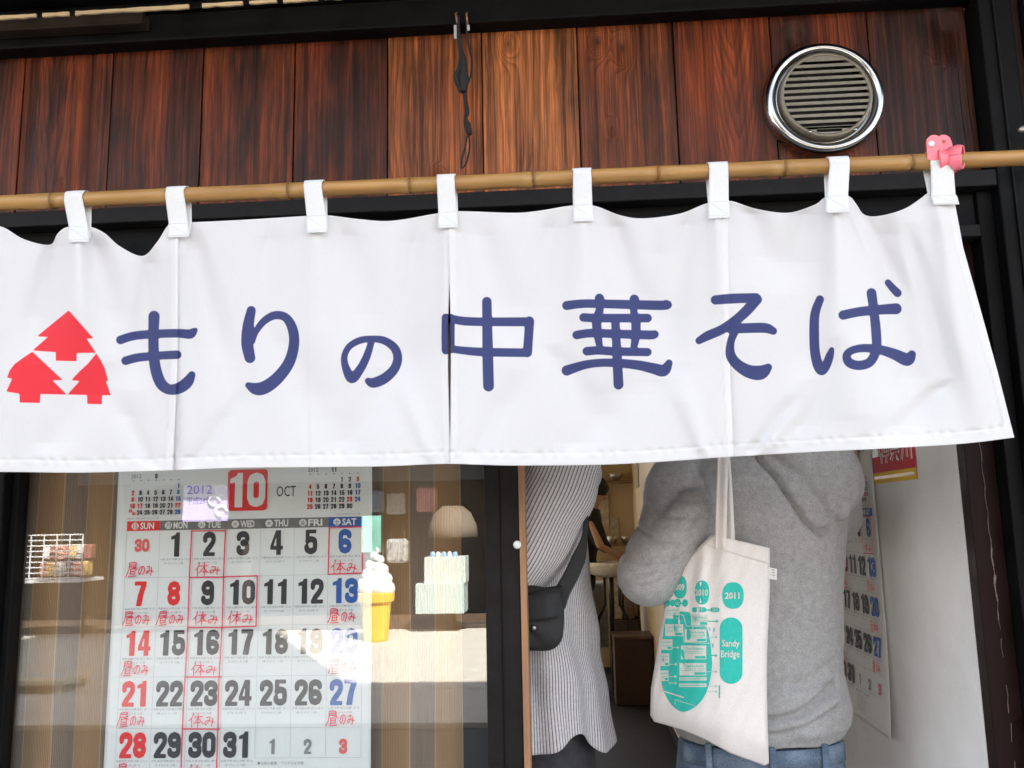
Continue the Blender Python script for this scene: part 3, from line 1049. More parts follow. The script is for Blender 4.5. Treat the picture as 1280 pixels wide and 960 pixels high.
c1 = empty('wall_calendar', cal_a(148, 300, 0), 'large October calendar with red handwritten days behind the window glass', 'calendar', 'october calendars')
MB().grid(lambda a, b: cal_a(-14 + a * 320.5, -92 + b * 440, 0), 60, 80).build('sheet', PAPER, c1, smooth=True, solid=0.0006)
calendar_print(cal_a, c1)


def cal_b(u, v, l):
    l = l * 1.6
    y = 0.505 + (295 - u) * 0.00152
    z = 1.5105 - v * 0.001374
    k = max(0, (v - 150) / 200.0)
    x = 0.6655 - 0.010 * k * k * (0.4 + 0.6 * u / 310)
    return (x - l, y, z)


c2 = empty('wall_calendar', cal_b(148, 300, 0), 'October calendar hanging on the white wall behind the person in grey', 'calendar', 'october calendars')
MB().grid(lambda a, b: cal_b(-14 + a * 324, -92 + b * 440, 0), 30, 80).build('sheet', mat('calendar_paper_b', (0.80, 0.77, 0.73), 0.75, var=0.02, scale=4, spec=0.1), c2, smooth=True, solid=0.0006)
calendar_print(cal_b, c2)

# red and yellow notice on the white wall
def post_b(u, v, l):
    return (0.6668 - l, 0.247 + (1 - u) * 0.290, 1.562 + (1 - v) * 0.125)


po = empty('notice_poster', post_b(0.5, 0.5, 0), 'red poster with white outlined characters and yellow bottom band on white wall', 'poster')
MB().grid(lambda a, b: post_b(a, b, 0), 4, 4).build('sheet', mat('poster_red', (0.55, 0.022, 0.035), 0.7, var=0.05, spec=0.1), po, solid=0.0006)
pp = Print(post_b, 0.0005)
pp.rect('yellow', 0, 1, 0.82, 1.0)
pp.rect('orange', 0.04, 0.96, 0.88, 0.93)
pp.rect('dark', 0.02, 0.32, 0.25, 0.55)
pp.text('white', '神奈川', 0.33, 0.70, 0.5, wd=0.62, bold=0.045)
pp.text('redtop', '神奈川', 0.345, 0.69, 0.48, wd=0.59, bold=0.0)
pp.text('white', '特約', 0.05, 0.50, 0.18, wd=0.24)
pp.build(po, {'yellow': mat('poster_yellow', (0.75, 0.45, 0.02), 0.7, var=0.03, spec=0.1), 'orange': mat('poster_orange', (0.5, 0.2, 0.02), 0.4), 'dark': mat('poster_grey', (0.2, 0.15, 0.13), 0.4, var=0.6, scale=90),
              'white': INK['white'], 'redtop': mat('poster_red2', (0.55, 0.03, 0.04), 0.7, spec=0.1)}, {'yellow': 'yellow_band', 'orange': 'orange_line', 'dark': 'picture', 'white': 'lettering', 'redtop': 'lettering_fill'})
# cream paper pouch hanging left of the poster
pc = MB().grid(lambda a, b: (0.663 - 0.022 * math.sin(a * math.pi) * (0.4 + 0.6 * b), 0.56 + (1 - a) * 0.16, 1.70 - b * 0.175), 14, 14)
tag(pc.build('paper_pouch', mat('kraft_cream', (0.56, 0.45, 0.31), 0.6, var=0.1, scale=40, bump=0.4), smooth=True, solid=0.002), 'cream paper pouch hanging on the wall beside the red poster', 'pouch')

# ================================================================== VENT COVER
vent = empty('vent_cover', (0.475, 0.03, 2.218), 'round chrome vent cover with horizontal slots on the cedar boards', 'vent')
CHR = mat('chrome', (0.42, 0.42, 0.42), 0.16, metal=1.0, var=0.05, scale=40)
CHR2 = mat('dull_steel', (0.20, 0.175, 0.135), 0.45, metal=0.6, var=0.12, scale=60, bump=0.2)
vc = Vector((0.474, 0, 2.2265))
R0 = 0.1055
prof = [(R0, 0.029), (R0 + 0.0005, 0.022)]
for k in range(13):
    a = math.pi * k / 12
    prof.append((R0 - 0.011 + 0.0115 * math.cos(a), 0.018 - 0.017 * math.sin(a)))
prof += [(0.0795, 0.014), (0.0785, 0.004)]
MB().lathe(prof, vc, n=96).build('rim', CHR, vent, smooth=True)
# face ring (its inner edge follows the slot ends), slats and the thumb slot plate
MB().lathe([(0.0805, 0.012), (0.0800, -0.002), (0.0780, -0.0045), (0.0735, -0.005), (0.0728, -0.003), (0.0728, 0.002)], vc, n=96).build('face_ring', CHR2, vent, smooth=True)
pitch = 0.0116
zt = vc.z + 0.0605
Rr = 0.0702
for k in range(-1, 12):
    zc = zt - (k + 0.5) * pitch
    hb = 0.0028
    if k == -1:
        # top crescent
        sh = fill(lambda P: np.maximum(np.hypot(P[:, 0], P[:, 1] - 0) - 0.0740, 0.0600 + 0.0030 - P[:, 1]), -0.075, 0.075, -0.075, 0.075, 0.0012)
    elif k == 11:
        def sdb(P):
            d = np.maximum(np.hypot(P[:, 0], P[:, 1]) - 0.0740, P[:, 1] + 0.0600 + 0.0030 - pitch * 0.0 - 0.0035)
            slot = sd_rrect(P, -0.022, 0.022, -0.0695, -0.0635, 0.0029)
            return np.maximum(d, -slot)
        sh = fill(sdb, -0.075, 0.075, -0.075, 0.0, 0.0008)
    else:
        zr = zc - vc.z
        sh = fill(lambda P: np.maximum(np.hypot(P[:, 0], P[:, 1]) - 0.0740, np.abs(P[:, 1] - zr) - hb + 0.0), -0.075, 0.075, zr - 0.006, zr + 0.006, 0.0008)
    mbx = MB().add([(vc.x + a, -0.0030, vc.z + b) for a, b in sh[0]], sh[1])
    mbx.build('slat', CHR2, vent, solid=0.0016, fix=True)
MB().lathe([(0.0001, 0.026), (0.0790, 0.026)], vc, n=64).build('duct_mesh', mat('duct_dark', (0.014, 0.010, 0.008), 0.8, scale=50, var=0.6), vent)
for (px_, py_) in ((1013, 164.0), (1070, 161)):
    q = at(px_, py_, -0.006)
    MB().lathe([(0.0001, -0.0062), (0.002, -0.006), (0.003, -0.0045)], (q.x, 0, q.z), n=12).build('screw', CHR, vent, smooth=True)

# ================================================================== HANGING CORD
cord = empty('black_cord', at(578, 60, -0.01), 'knotted black cord loop hanging from two screws on beam', 'cord')
CRD = mat('black_cord', (0.012, 0.012, 0.014), 0.7, bump=0.8, bscale=900)


def cpts(pp, y):
    return [at(a, b, y + (c if len(q_) > 2 else 0)) for q_ in pp for a, b, c in [(q_[0], q_[1], q_[2] if len(q_) > 2 else 0)]]


def tubep(pp, y, r, name, m, parent, n=8):
    p3 = cpts(pp, y)
    sm = [Vector(a) for a in smooth_pts([tuple(p) for p in p3], 6)]
    rr = r if isinstance(r, (int, float)) else np.interp(np.linspace(0, 1, len(sm)), np.linspace(0, 1, len(r)), r).tolist()
    return MB().tube(sm, rr, n).build(name, m, parent, smooth=True)


tubep([(572, 20), (573, 40), (576, 62), (579, 75), (580, 100), (579, 115)], -0.022, [0.0034, 0.0034, 0.004, 0.006, 0.0085, 0.006], 'cord_strand', CRD, cord)
tubep([(583, 20), (584, 45), (587, 62), (590, 75), (589, 92), (584, 106), (580, 112)], -0.020, 0.0018, 'cord_strand', CRD, cord)
tubep([(577, 62), (574, 85), (570, 96), (575, 112), (573, 114)], -0.024, [0.002, 0.0036, 0.005, 0.004, 0.003], 'cord_knot', CRD, cord)
tubep([(580, 108), (582, 125), (584, 140), (582, 148), (584, 156), (587, 168)], -0.018, [0.005, 0.0033, 0.004, 0.0035, 0.0062, 0.005], 'cord_strand', CRD, cord)
tubep([(586, 168), (587, 185), (583, 203), (577, 210), (577, 200), (581, 186), (584, 170)], -0.016, 0.0017, 'cord_loop', CRD, cord)
for px_ in (571, 584):
    q0 = at(px_, 16, -0.004); q1 = at(px_ + 1, 34, -0.02)
    MB().tube([q0, q0.lerp(q1, 0.5) + Vector((0, -0.02, 0)), q1], 0.0018, 8).build('screw_eye', mat('rusty_screw', (0.28, 0.17, 0.10), 0.5, metal=0.6, var=0.4, scale=300), cord, smooth=True)
MB().box(*[f for f in (at(571, 40, 0).x - 0.0022, at(571, 40, 0).x + 0.0028, -0.026, -0.0235, at(573, 50, -0.02).z, at(573, 33, -0.02).z)]).build('tape_scrap', mat('grey_tape', (0.4, 0.4, 0.42), 0.6), cord, bevel=0.0008)
MB().box(at(587, 40, 0).x - 0.002, at(587, 40, 0).x + 0.003, -0.026, -0.0235, at(587, 40, -0.02).z, at(587, 33, -0.02).z).build('tape_scrap', MATS['grey_tape'], cord, bevel=0.0008)

# ================================================================== BAMBOO POLE
pole = empty('bamboo_pole', (0, -0.17, 2.025), 'horizontal bamboo pole with ringed joints carrying the white curtain', 'pole')
RY, RZ = -0.17, 2.0253
nm, n_, b_ = new_mat('bamboo')
geo = N(n_, 'ShaderNodeNewGeometry')
mp = N(n_, 'ShaderNodeMapping'); mp.inputs['Scale'].default_value = (6, 90, 90); L(n_, geo.outputs['Position'], mp.inputs[0])
nz = N(n_, 'ShaderNodeTexNoise', i_Scale=1.0, i_Detail=6.0); L(n_, mp.outputs[0], nz.inputs['Vector'])
nz2 = N(n_, 'ShaderNodeTexNoise', i_Scale=9.0, i_Detail=3.0); L(n_, geo.outputs['Position'], nz2.inputs['Vector'])
c_ = ramp(n_, nz.outputs[0], [(0.3, (0.26, 0.125, 0.035)), (0.7, (0.44, 0.24, 0.075))])
c_ = mixc(n_, ramp(n_, nz2.outputs[0], [(0.35, (0, 0, 0)), (0.75, (0.6, 0.6, 0.6))]), c_, (0.50, 0.30, 0.10))
L(n_, c_, b_.inputs['Base Color']); b_.inputs['Roughness'].default_value = 0.36
BAM = nm
node_px = [67, 215, 362, 513, 667, 822, 980, 1138]
NX = [at(a, 640, RY).x for a in []]
for a in node_px:
    t = (at(a, 252 - a * 0.043, RY)).x
    NX.append(t)
prev = -1.35
ends = NX + [1.15]
for i, e in enumerate(ends):
    pts, rr = [], []
    for k in range(9):
        t = k / 8
        x = prev + (e - prev) * t
        pts.append((x, RY, RZ + 0.0005 * math.sin(x * 5)))
        rr.append(0.0120 + 0.0006 * (abs(2 * t - 1) ** 6) - 0.0002 * math.sin(t * 3))
    MB().tube(pts, rr, 28).build('bamboo_section', BAM, pole, smooth=True)
    if e < 1.1:
        ring = MB().tube([(e - 0.0022, RY, RZ), (e - 0.0012, RY, RZ), (e, RY, RZ), (e + 0.0008, RY, RZ), (e + 0.0016, RY, RZ)], [0.0125, 0.01325, 0.0126, 0.0136, 0.0126], 28)
        ring.build('joint_ring', mat('bamboo_joint', (0.20, 0.10, 0.032), 0.5, var=0.3, scale=200), pole, smooth=True)
    prev = e
for x in (-1.25, 1.02):
    hk = empty('pole_bracket', (x, 0, RZ), 'black iron hook carrying the %s end of the bamboo pole' % ('left' if x < 0 else 'right'), 'bracket')
    MB().tube([(x, 0.0, RZ + 0.02), (x, -0.1, RZ - 0.018), (x, -0.172, RZ - 0.0175), (x, -0.187, RZ - 0.004), (x, -0.187, RZ + 0.01)], 0.004, 10).build('hook', BLK, hk, smooth=True)

# ================================================================== NOREN
def folds(px, py):
    """depth of the cloth (y) at a picture position of the sketch"""
    t = max(0.0, (py - 250) / 330.0)
    y = RY - 0.002
    y += 0.010 * t * math.sin(px / 118.0 + 0.8) * (0.35 + 0.65 * t)
    y += 0.0050 * math.sin(px / 41.0 + py / 190.0) * (0.4 + 0.6 * t)
    y += 0.0016 * math.sin(px / 17.0 - py / 95.0 + 1.0) * t
    # soft folds running down from the loops
    for (x0, y0, x1, y1, wd, am) in CREASE:
        s = (py - y0) / (y1 - y0)
        if -0.1 < s < 1.2:
            xc = x0 + (x1 - x0) * s
            fade = max(0.0, min(1, (s + 0.1) * 6)) * max(0.0, min(1, (1.2 - s) * 2.2))
            y += 1.5 * am * math.exp(-((px - xc) / (wd * (0.7 + 0.8 * max(s, 0)))) ** 2) * fade
    return y


CREASE = [(70, 300, 40, 430, 16, 0.010), (120, 300, 150, 420, 18, 0.008), (97, 300, 98, 420, 14, -0.010), (190, 320, 170, 460, 15, 0.009),
          (222, 300, 222, 560, 12, -0.008), (245, 300, 290, 480, 16, 0.005), (395, 280, 398, 460, 20, -0.007), (430, 285, 470, 430, 26, 0.006),
          (340, 290, 320, 430, 24, 0.005), (520, 290, 500, 500, 22, 0.007), (560, 285, 563, 420, 12, -0.007), (600, 285, 640, 420, 24, 0.005),
          (728, 270, 730, 430, 18, -0.008), (765, 275, 800, 400, 20, 0.009), (690, 275, 660, 420, 22, 0.006), (860, 270, 835, 440, 18, 0.008),
          (897, 265, 905, 420, 14, -0.008), (935, 262, 965, 340, 22, 0.008), (1005, 262, 990, 350, 20, 0.008), 
          (1046, 250, 1050, 480, 18, -0.012), (1100, 275, 1150, 540, 26, 0.012), (1175, 260, 1215, 500, 16, -0.008), (1140, 300, 1200, 520, 14, 0.007),
          (1000, 540, 1060, 430, 22, 0.006), (430, 560, 520, 430, 26, 0.005), (720, 560, 800, 470, 30, 0.005), (60, 560, 120, 470, 26, 0.006), (960, 560, 1010, 470, 20, -0.005), (1062, 262, 1122, 372, 9, -0.0040), (1078, 268, 1138, 385, 12, 0.0045),
          (540, 575, 500, 470, 12, -0.004), (590, 575, 640, 480, 14, 0.005), (880, 565, 850, 480, 12, -0.004), (935, 568, 1000, 490, 10, 0.005), (240, 580, 300, 500, 12, 0.004),
          (190, 580, 150, 500, 14, 0.005), (350, 420, 420, 560, 26, 0.004), (1090, 420, 1060, 550, 30, -0.006), (1180, 480, 1110, 550, 18, 0.005), (690, 440, 760, 545, 26, 0.0035), (820, 300, 800, 540, 26, 0.005)]


def curve(pts):
    xs = [p[0] for p in pts]; ys = [p[1] for p in pts]
    sx = smooth_pts([(a, b) for a, b in pts], 8)
    X = [a[0] for a in sx]; Y = [a[1] for a in sx]
    return lambda x: float(np.interp(x, X, Y))


top = curve([(-110, 300), (-60, 318), (-25, 292), (0, 283), (30, 299), (62, 306), (72, 292), (84, 284), (110, 283), (130, 291), (150, 308), (178, 320), (196, 303), (210, 282), (222, 279), (236, 278),
             (300, 275), (382, 270), (408, 269), (450, 274), (490, 276), (545, 267), (573, 264), (640, 266), (670, 264), (714, 257), (742, 257), (775, 269), (805, 273), (850, 267), (884, 254), (912, 251),
             (945, 261), (985, 266), (1018, 256), (1033, 246), (1060, 245), (1071, 255), (1080, 268), (1098, 270), (1130, 261), (1160, 241), (1172, 238), (1192, 250)])
bot = curve([(-110, 592), (0, 590), (100, 591), (215, 588), (300, 585), (400, 584), (480, 583), (560, 580), (640, 582), (750, 581), (830, 577), (915, 571), (1000, 566), (1100, 561), (1200, 555), (1268, 547)])
NOR = cloth_mat('noren_cloth', (0.815, 0.805, 0.81), weave=2200, transl=0.28, hem=True, print_cols=[('blue_ink', (0.068, 0.082, 0.22)), ('red_ink', (0.88, 0.055, 0.075))], bump=0.10, speck=0.0)
zz = lambda pts, ox, oy, k: [(ox + a / k, oy + b / k, r / k) for a, b, r in pts]
A4 = (0, 340, 3.694); A5 = (280, 340, 3.694); A6 = (540, 340, 3.694); A7 = (840, 320, 2.909)
STROKES = []
for pts in ([(556, 314, 20), (620, 295, 20), (720, 286, 20), (820, 283, 20), (875, 287, 22), (893, 276, 17), (905, 266, 8)],
            [(580, 410, 20), (640, 395, 20), (740, 386, 19), (818, 382, 20)],
            [(712, 205, 26), (709, 300, 24), (712, 400, 25), (725, 470, 26), (748, 520, 26), (785, 543, 24), (830, 535, 26), (866, 508, 26), (886, 475, 17)]):
    STROKES.append(zz(pts, *A4))
for pts in ([(126, 178, 21), (112, 250, 26), (108, 330, 28), (120, 396, 25)],
            [(132, 322, 12), (148, 275, 14), (185, 227, 17), (235, 200, 19), (285, 210, 20), (316, 260, 23), (324, 330, 24), (302, 415, 26), (252, 485, 28), (195, 530, 30), (150, 540, 28), (112, 523, 14)],
            [(680, 325, 15), (659, 390, 18), (628, 450, 20), (590, 490, 24), (562, 440, 18), (556, 390, 15), (578, 345, 15), (625, 317, 16), (680, 309, 15), (740, 317, 18), (788, 352, 20), (802, 400, 21), (785, 450, 22), (740, 492, 24), (690, 512, 23), (665, 503, 15)]):
    STROKES.append(zz(pts, *A5))
for pts in ([(64, 211, 19), (62, 290, 18), (64, 362, 19)], [(86, 212, 19), (86, 357, 19)], [(80, 212, 18), (140, 226, 20), (240, 230, 20), (440, 230, 21)],
            [(450, 227, 22), (446, 300, 21), (440, 372, 22)], [(85, 354, 17), (140, 362, 18), (240, 370, 20), (440, 373, 20)],
            [(253, 137, 22), (255, 250, 23), (258, 400, 25), (261, 527, 25)],
            [(622, 155, 21), (690, 147, 20), (780, 147, 20), (1060, 154, 22), (1080, 146, 17)],
            [(773, 122, 22), (776, 165, 18), (760, 230, 22), (768, 310, 18), (775, 345, 15)], [(934, 126, 22), (931, 180, 17), (941, 225, 22), (940, 300, 20), (932, 345, 16)],
            [(700, 210, 20), (780, 213, 20), (995, 213, 20)], [(668, 291, 20), (735, 282, 20), (850, 286, 20), (1000, 291, 21), (1028, 288, 19)],
            [(715, 366, 20), (770, 362, 20), (850, 367, 20), (995, 370, 19)],
            [(622, 455, 24), (700, 430, 20), (770, 420, 19), (850, 420, 20), (950, 430, 22), (1020, 445, 25), (1070, 455, 27), (1095, 420, 16)],
            [(846, 215, 20), (850, 300, 20), (855, 400, 22), (861, 520, 23)]):
    STROKES.append(zz(pts, *A6))
for pts in ([(158, 160, 17), (220, 155, 18), (305, 152, 17)], [(308, 158, 19), (270, 200, 19), (230, 235, 18), (180, 268, 17), (130, 290, 17), (98, 308, 13)],
            [(215, 265, 18), (280, 262, 18), (340, 262, 18), (368, 273, 14)], [(226, 278, 15), (213, 315, 14), (213, 360, 18), (238, 395, 20), (280, 420, 24), (322, 424, 26), (350, 405, 14)],
            [(538, 158, 15), (520, 210, 17), (517, 280, 18), (520, 350, 18), (532, 400, 19), (545, 418, 16), (560, 400, 16), (573, 365, 15), (581, 340, 9)],
            [(622, 215, 17), (680, 203, 17), (760, 195, 18), (815, 192, 20)],
            [(725, 135, 18), (735, 210, 17), (742, 280, 18), (742, 340, 17), (720, 385, 17), (680, 398, 17), (645, 388, 17), (635, 362, 15), (655, 343, 14), (700, 335, 15), (760, 342, 17), (810, 358, 20), (855, 377, 23), (872, 358, 15)],
            [(785, 97, 12), (803, 118, 14), (820, 135, 15)]):
    STROKES.append(zz(pts, *A7))
EMB = [[(318, 177), (432, 307), (400, 308), (443, 373), (355, 374), (354, 412), (258, 410), (258, 370), (150, 363), (222, 300), (170, 298)],
       [(150, 368), (290, 499), (242, 500), (308, 566), (187, 564), (185, 605), (91, 603), (91, 562), (29, 552), (57, 492), (33, 488), (45, 455), (68, 425), (105, 398)],
       [(445, 376), (466, 408), (484, 445), (500, 502), (490, 504), (512, 569), (472, 570), (471, 611), (403, 609), (403, 568), (311, 566), (369, 503), (329, 500), (368, 458), (405, 425)]]

noren = empty('noren_curtain', (0, RY, 2.025), 'white split shop curtain with blue Japanese lettering and red tree emblem on bamboo pole', 'curtain')


def panel(xl, xr, shift, name='cloth_panel'):
    """xl, xr: functions py -> px of the side edges"""
    nu = 190 if xr(400) - xl(400) > 200 else 120
    nv = 200
    PX = np.zeros(((nu + 1) * (nv + 1), 2))
    vs = []
    hem = []
    i = 0
    for b in range(nv + 1):
        v = b / nv
        for a in range(nu + 1):
            u = a / nu
            # position between the edges at this height
            yl = 300 + v * 290
            x = xl(yl) * (1 - u) + xr(yl) * u
            for _ in range(2):
                yt, yb = top(x if v < 0.5 else x), bot(x)
                yl = yt + (yb - yt) * v
                x = xl(yl) * (1 - u) + xr(yl) * u
            el = (x - xl(yl)); er = (xr(yl) - x)
            e = min(el, er, (yb - yl) / 1.4 + 0.01)
            hm = 1.0 if (min(el, er) < 9 or yb - yl < 15) else 0.0
            pk = 0.0013 * math.sin(x / 3.1 + 2 * math.sin(x / 11.0)) * math.exp(-((yb - yl - 15) / 4.0) ** 2)
            pk += 0.0006 * math.sin(yl / 4.0 + x) * math.exp(-((min(el, er) - 9) / 2.5) ** 2)
            pk += 0.0010 * math.exp(-((yb - yl - 15) / 1.8) ** 2) - 0.0008 * hm
            yy = folds(x, yl) + shift(u, v) + pk
            vs.append(at(x, yl, yy))
            hem.append(hm)
            PX[i] = (x, yl)
            i += 1
    mb = MB()
    mb.v = [tuple(q) for q in vs]
    for b in range(nv):
        for a in range(nu):
            k = b * (nu + 1) + a
            mb.f.append((k, k + 1, k + nu + 2, k + nu + 1))
    o = mb.build(name, NOR, noren, smooth=True, solid=0.0005)
    d = np.full(len(PX), 50.0)
    for s in STROKES:
        if max(q[0] for q in s) > PX[:, 0].min() - 20 and min(q[0] for q in s) < PX[:, 0].max() + 20:
            d = np.minimum(d, sd_stroke(PX, smooth_pts(s, 5)))
    r_ = np.full(len(PX), 50.0)
    if PX[:, 0].min() < 140:
        for e in EMB:
            r_ = np.minimum(r_, sd_poly(PX, [(a / 3.694, 340 + b / 3.694) for a, b in e]))
    for nme, arr in (('blue_ink', np.clip(d, -5, 5)), ('red_ink', np.clip(r_, -5, 5)), ('hem', np.array(hem))):
        at_ = o.data.attributes.new(nme, 'FLOAT', 'POINT')
        at_.data.foreach_set('value', arr.astype(np.float32))
    return o


ed = lambda *pts: (lambda y: float(np.interp(y, [p[1] for p in pts], [p[0] for p in pts])))
e1l = ed((-118, 250), (-125, 600)); e1r = ed((223, 250), (222, 450), (216, 590))
e2l = ed((212, 250), (213, 590)); e2r = ed((563.5, 250), (562.3, 340), (560.2, 400), (560, 460), (562, 530), (564.5, 590))
e3l = ed((560, 250), (561.4, 335), (563.2, 400), (563.6, 450), (563.2, 520), (562.5, 590)); e3r = ed((911, 240), (912, 450), (918, 590))
e4l = ed((901, 240), (903, 590)); e4r = ed((1191, 240), (1204, 310), (1225, 385), (1247, 465), (1268, 548))
panel(e1l, e1r, lambda u, v: -0.0012 - 0.003 * v * u)
panel(e2l, e2r, lambda u, v: 0.0016 + (0.0014 * v if u < .5 else 0))
panel(e3l, e3r, lambda u, v: -0.0014 - 0.003 * v * u)
panel(e4l, e4r, lambda u, v: 0.0018)
# hanging loops
TABC = cloth_mat('loop_tape', (0.80, 0.80, 0.80), weave=1700, transl=0.12, speck=0.01, bump=0.25)
for (xt, yt, xb, yb, wd, sk) in ((97.5, 238, 98, 303, 27, 2), (223, 233, 223, 297, 27, 3), (394, 227, 396, 291, 26, 1), (558.5, 220, 560, 285, 25, 1),
                                 (727.5, 212, 729, 277, 25, 0), (896.5, 205, 899, 273, 26, 0), (1046, 197, 1047, 266, 27, -1), (1172, 190, 1183, 256, 30, -2)):
    pt = at(xt, (yt + 10), RY)
    pb = at(xb, yb, folds(xb, yb) - 0.0042)
    ytop = top(xb)
    pm = at(xb - (xb - xt) * 0.35, ytop, folds(xb, ytop) - 0.0040)
    hw = wd * 0.5 / FPX * 1.28
    path = [pb, (pb + pm) / 2, pm]
    rr_ = 0.0138
    for k in range(0, 11):
        an = math.radians(200 - 220 * k / 10)     # from low front over the top to low back
        path.append(Vector((pt.x, RY + rr_ * math.cos(an), RZ + rr_ * math.sin(an))))
    path.append(Vector((pm.x + 0.001 * sk, pm.y + 0.0055, pm.z)))
    path.append(Vector((pb.x, pb.y + 0.0065, pb.z + 0.006)))

    def tabfn(u, v, path=path, hw=hw):
        k = v * (len(path) - 1)
        i = min(int(k), len(path) - 2)
        q = path[i].lerp(path[i + 1], k - i)
        pinch = (1.06 if k < 1.9 else 1.0) - 0.07 * math.sin(min(1, max(0, (k - 1.5) / 5)) * math.pi) + 0.012 * math.sin(k * 2.3 + path[0].x * 40)
        return Vector((q.x + (u - 0.5) * 2 * hw * pinch, q.y - 0.0008 * math.sin(u * math.pi), q.z))
    t = MB().grid(tabfn, 8, 60).build('hanging_loop', TABC, noren, smooth=True, solid=0.0008)
    # stitched cross box on the end of the loop
    st = MB()
    zt_, zb_ = pm.z, pb.z
    for (ua, ub, va, vb) in ((0.06, 0.94, 0.3, 0.3), (0.06, 0.94, 1.9, 1.9), (0.06, 0.94, 1.85, 0.35)):
        for k in range(9):
            a = (k + 0.15) / 9; b = (k + 0.8) / 9
            q0 = tabfn(ua + (ub - ua) * a, (va + (vb - va) * a) / (len(path) - 1)); q1 = tabfn(ua + (ub - ua) * b, (va + (vb - va) * b) / (len(path) - 1))
            st.tube([q0 + Vector((0, -0.0007, 0)), q1 + Vector((0, -0.0007, 0))], 0.00042, 5)
    st.build('stitching', mat('white_thread', (0.58, 0.58, 0.60), 0.7), noren)

# ================================================================== PINK CLIP
clip = empty('pole_clip', (0.61, RY, 2.03), 'pink plastic pole clip gripping the last loop of the white curtain', 'clip')
PNK = mat('pink_plastic', (0.86, 0.19, 0.24), 0.32, var=0.03, spec=0.5, coat=0.2)


def jaw(xc, tilt, name, r0=0.0150, w0=0.015, a0=-150, a1=25):
    """leaf shaped shell bent round the pole; v follows the arc, u the width"""
    def fn(u, v):
        an = math.radians(a0 + (a1 - a0) * v)
        ww = w0 * (0.30 + 0.75 * math.sin(math.pi * min(1, 0.10 + v * 0.86)) ** 0.7)
        x = xc + (u - 0.5) * 2 * ww + tilt * (v - 0.5) * 0.02
        r = r0 + 0.004 * (abs(u - 0.5) * 2) ** 2 * 1.0
        return Vector((x, RY + r * math.cos(an), RZ + r * math.sin(an)))
    return MB().grid(fn, 12, 26).build(name, PNK, clip, smooth=True, solid=0.0022)


cx = at(1178, 205, RY).x
jaw(cx + 0.004, 0.15, 'jaw', 0.0165, 0.0150, 100, 285)


def shell(u, v):
    """open cup of the jaw, its hollow turned to the right"""
    ax = Vector((0.80, -0.58, -0.12)).normalized()
    e1 = ax.cross(Vector((0, 0, 1))).normalized(); e2 = ax.cross(e1)
    th = math.radians(62 + 108 * u); ph = 2 * math.pi * v
    q = ax * math.cos(th) * 0.016 + e1 * (math.sin(th) * math.cos(ph) * 0.0135) + e2 * (math.sin(th) * math.sin(ph) * 0.0185)
    return Vector((cx + 0.0165, RY - 0.014, RZ - 0.001)) + q


MB().grid(shell, 12, 40).build('jaw', PNK, clip, smooth=True, solid=0.0022)


def paddle(xa, ya, za, lean, rr_):
    sh = fill(lambda P: np.minimum(np.hypot(P[:, 0], P[:, 1] - 0.017) - rr_, sd_rrect(P, -rr_, rr_ * 1.1, -0.010, 0.017, 0.003)), -0.016, 0.016, -0.012, 0.034, 0.0016)
    ca, sa = math.cos(lean), math.sin(lean)
    return MB().add([(xa + a, ya - b * sa, za + b * ca) for a, b in sh[0]], sh[1])


h1, h2 = at(1168, 192, RY - 0.014), at(1182, 188, RY + 0.010)
paddle(h1.x, h1.y, h1.z, 0.10, 0.0112).build('handle', PNK, clip, solid=0.0035, bevel=0.0008)
paddle(h2.x, h2.y, h2.z, -0.15, 0.0098).build('handle', MATS['pink_plastic'], clip, solid=0.0035, bevel=0.0008)
MB().tube([(h1.x + 0.004, h1.y, h1.z + 0.019), (h2.x, h2.y, h2.z + 0.015)], 0.0022, 12).build('spring_pin', mat('brass_spring', (0.6, 0.42, 0.2), 0.35, metal=0.8), clip, smooth=True)
qd = (h1.x - 0.0045, h1.y - 0.0048, h1.z + 0.014)
MB().lathe([(0.0001, -0.0008), (0.0040, -0.0006), (0.0046, 0.0006), (0.0046, 0.003)], qd, n=20).build('button', mat('white_plastic', (0.85,) * 3), clip, smooth=True)
MB().lathe([(0.0158, -0.0015), (0.0172, -0.0015), (0.0172, 0.0015), (0.0158, 0.0015), (0.0158, -0.0015)], (cx - 0.0075, RY, RZ), n=36, axis='x').build('inner_ring', MATS['white_plastic'], clip, smooth=True)

# ================================================================== PEOPLE
def remeshed(name, mb, voxel, sm, m, parent, deform=None):
    me = bpy.data.meshes.new('tmp')
    me.from_pydata(mb.v, [], mb.f)
    o = bpy.data.objects.new('tmp', me)
    COL.objects.link(o)
    import bmesh
    bm = bmesh.new(); bm.from_mesh(me); bmesh.ops.recalc_face_normals(bm, faces=bm.faces); bm.to_mesh(me); bm.free()
    r = o.modifiers.new('r', 'REMESH'); r.mode = 'VOXEL'; r.voxel_size = voxel; r.use_smooth_shade = True
    s = o.modifiers.new('s', 'SMOOTH'); s.iterations = sm; s.factor = 0.6
    dg = bpy.context.evaluated_depsgraph_get()
    res = bpy.data.meshes.new_from_object(o.evaluated_get(dg))
    bpy.data.objects.remove(o); bpy.data.meshes.remove(me)
    n = len(res.vertices)
    co = np.empty(n * 3); res.vertices.foreach_get('co', co); co = co.reshape(-1, 3)
    no = np.empty(n * 3); res.vertices.foreach_get('normal', no); no = no.reshape(-1, 3)
    if deform is not None:
        co = co + no * deform(co, no)[:, None]
    off = root_loc(parent) if parent else Vector((0, 0, 0))
    co = co - np.array(off)
    res.vertices.foreach_set('co', co.ravel())
    res.name = name
    res.materials.clear(); res.materials.append(m)
    res.shade_smooth()
    res.update()
    ob = bpy.data.objects.new(name, res)
    COL.objects.link(ob)
    ob.parent = parent
    return ob


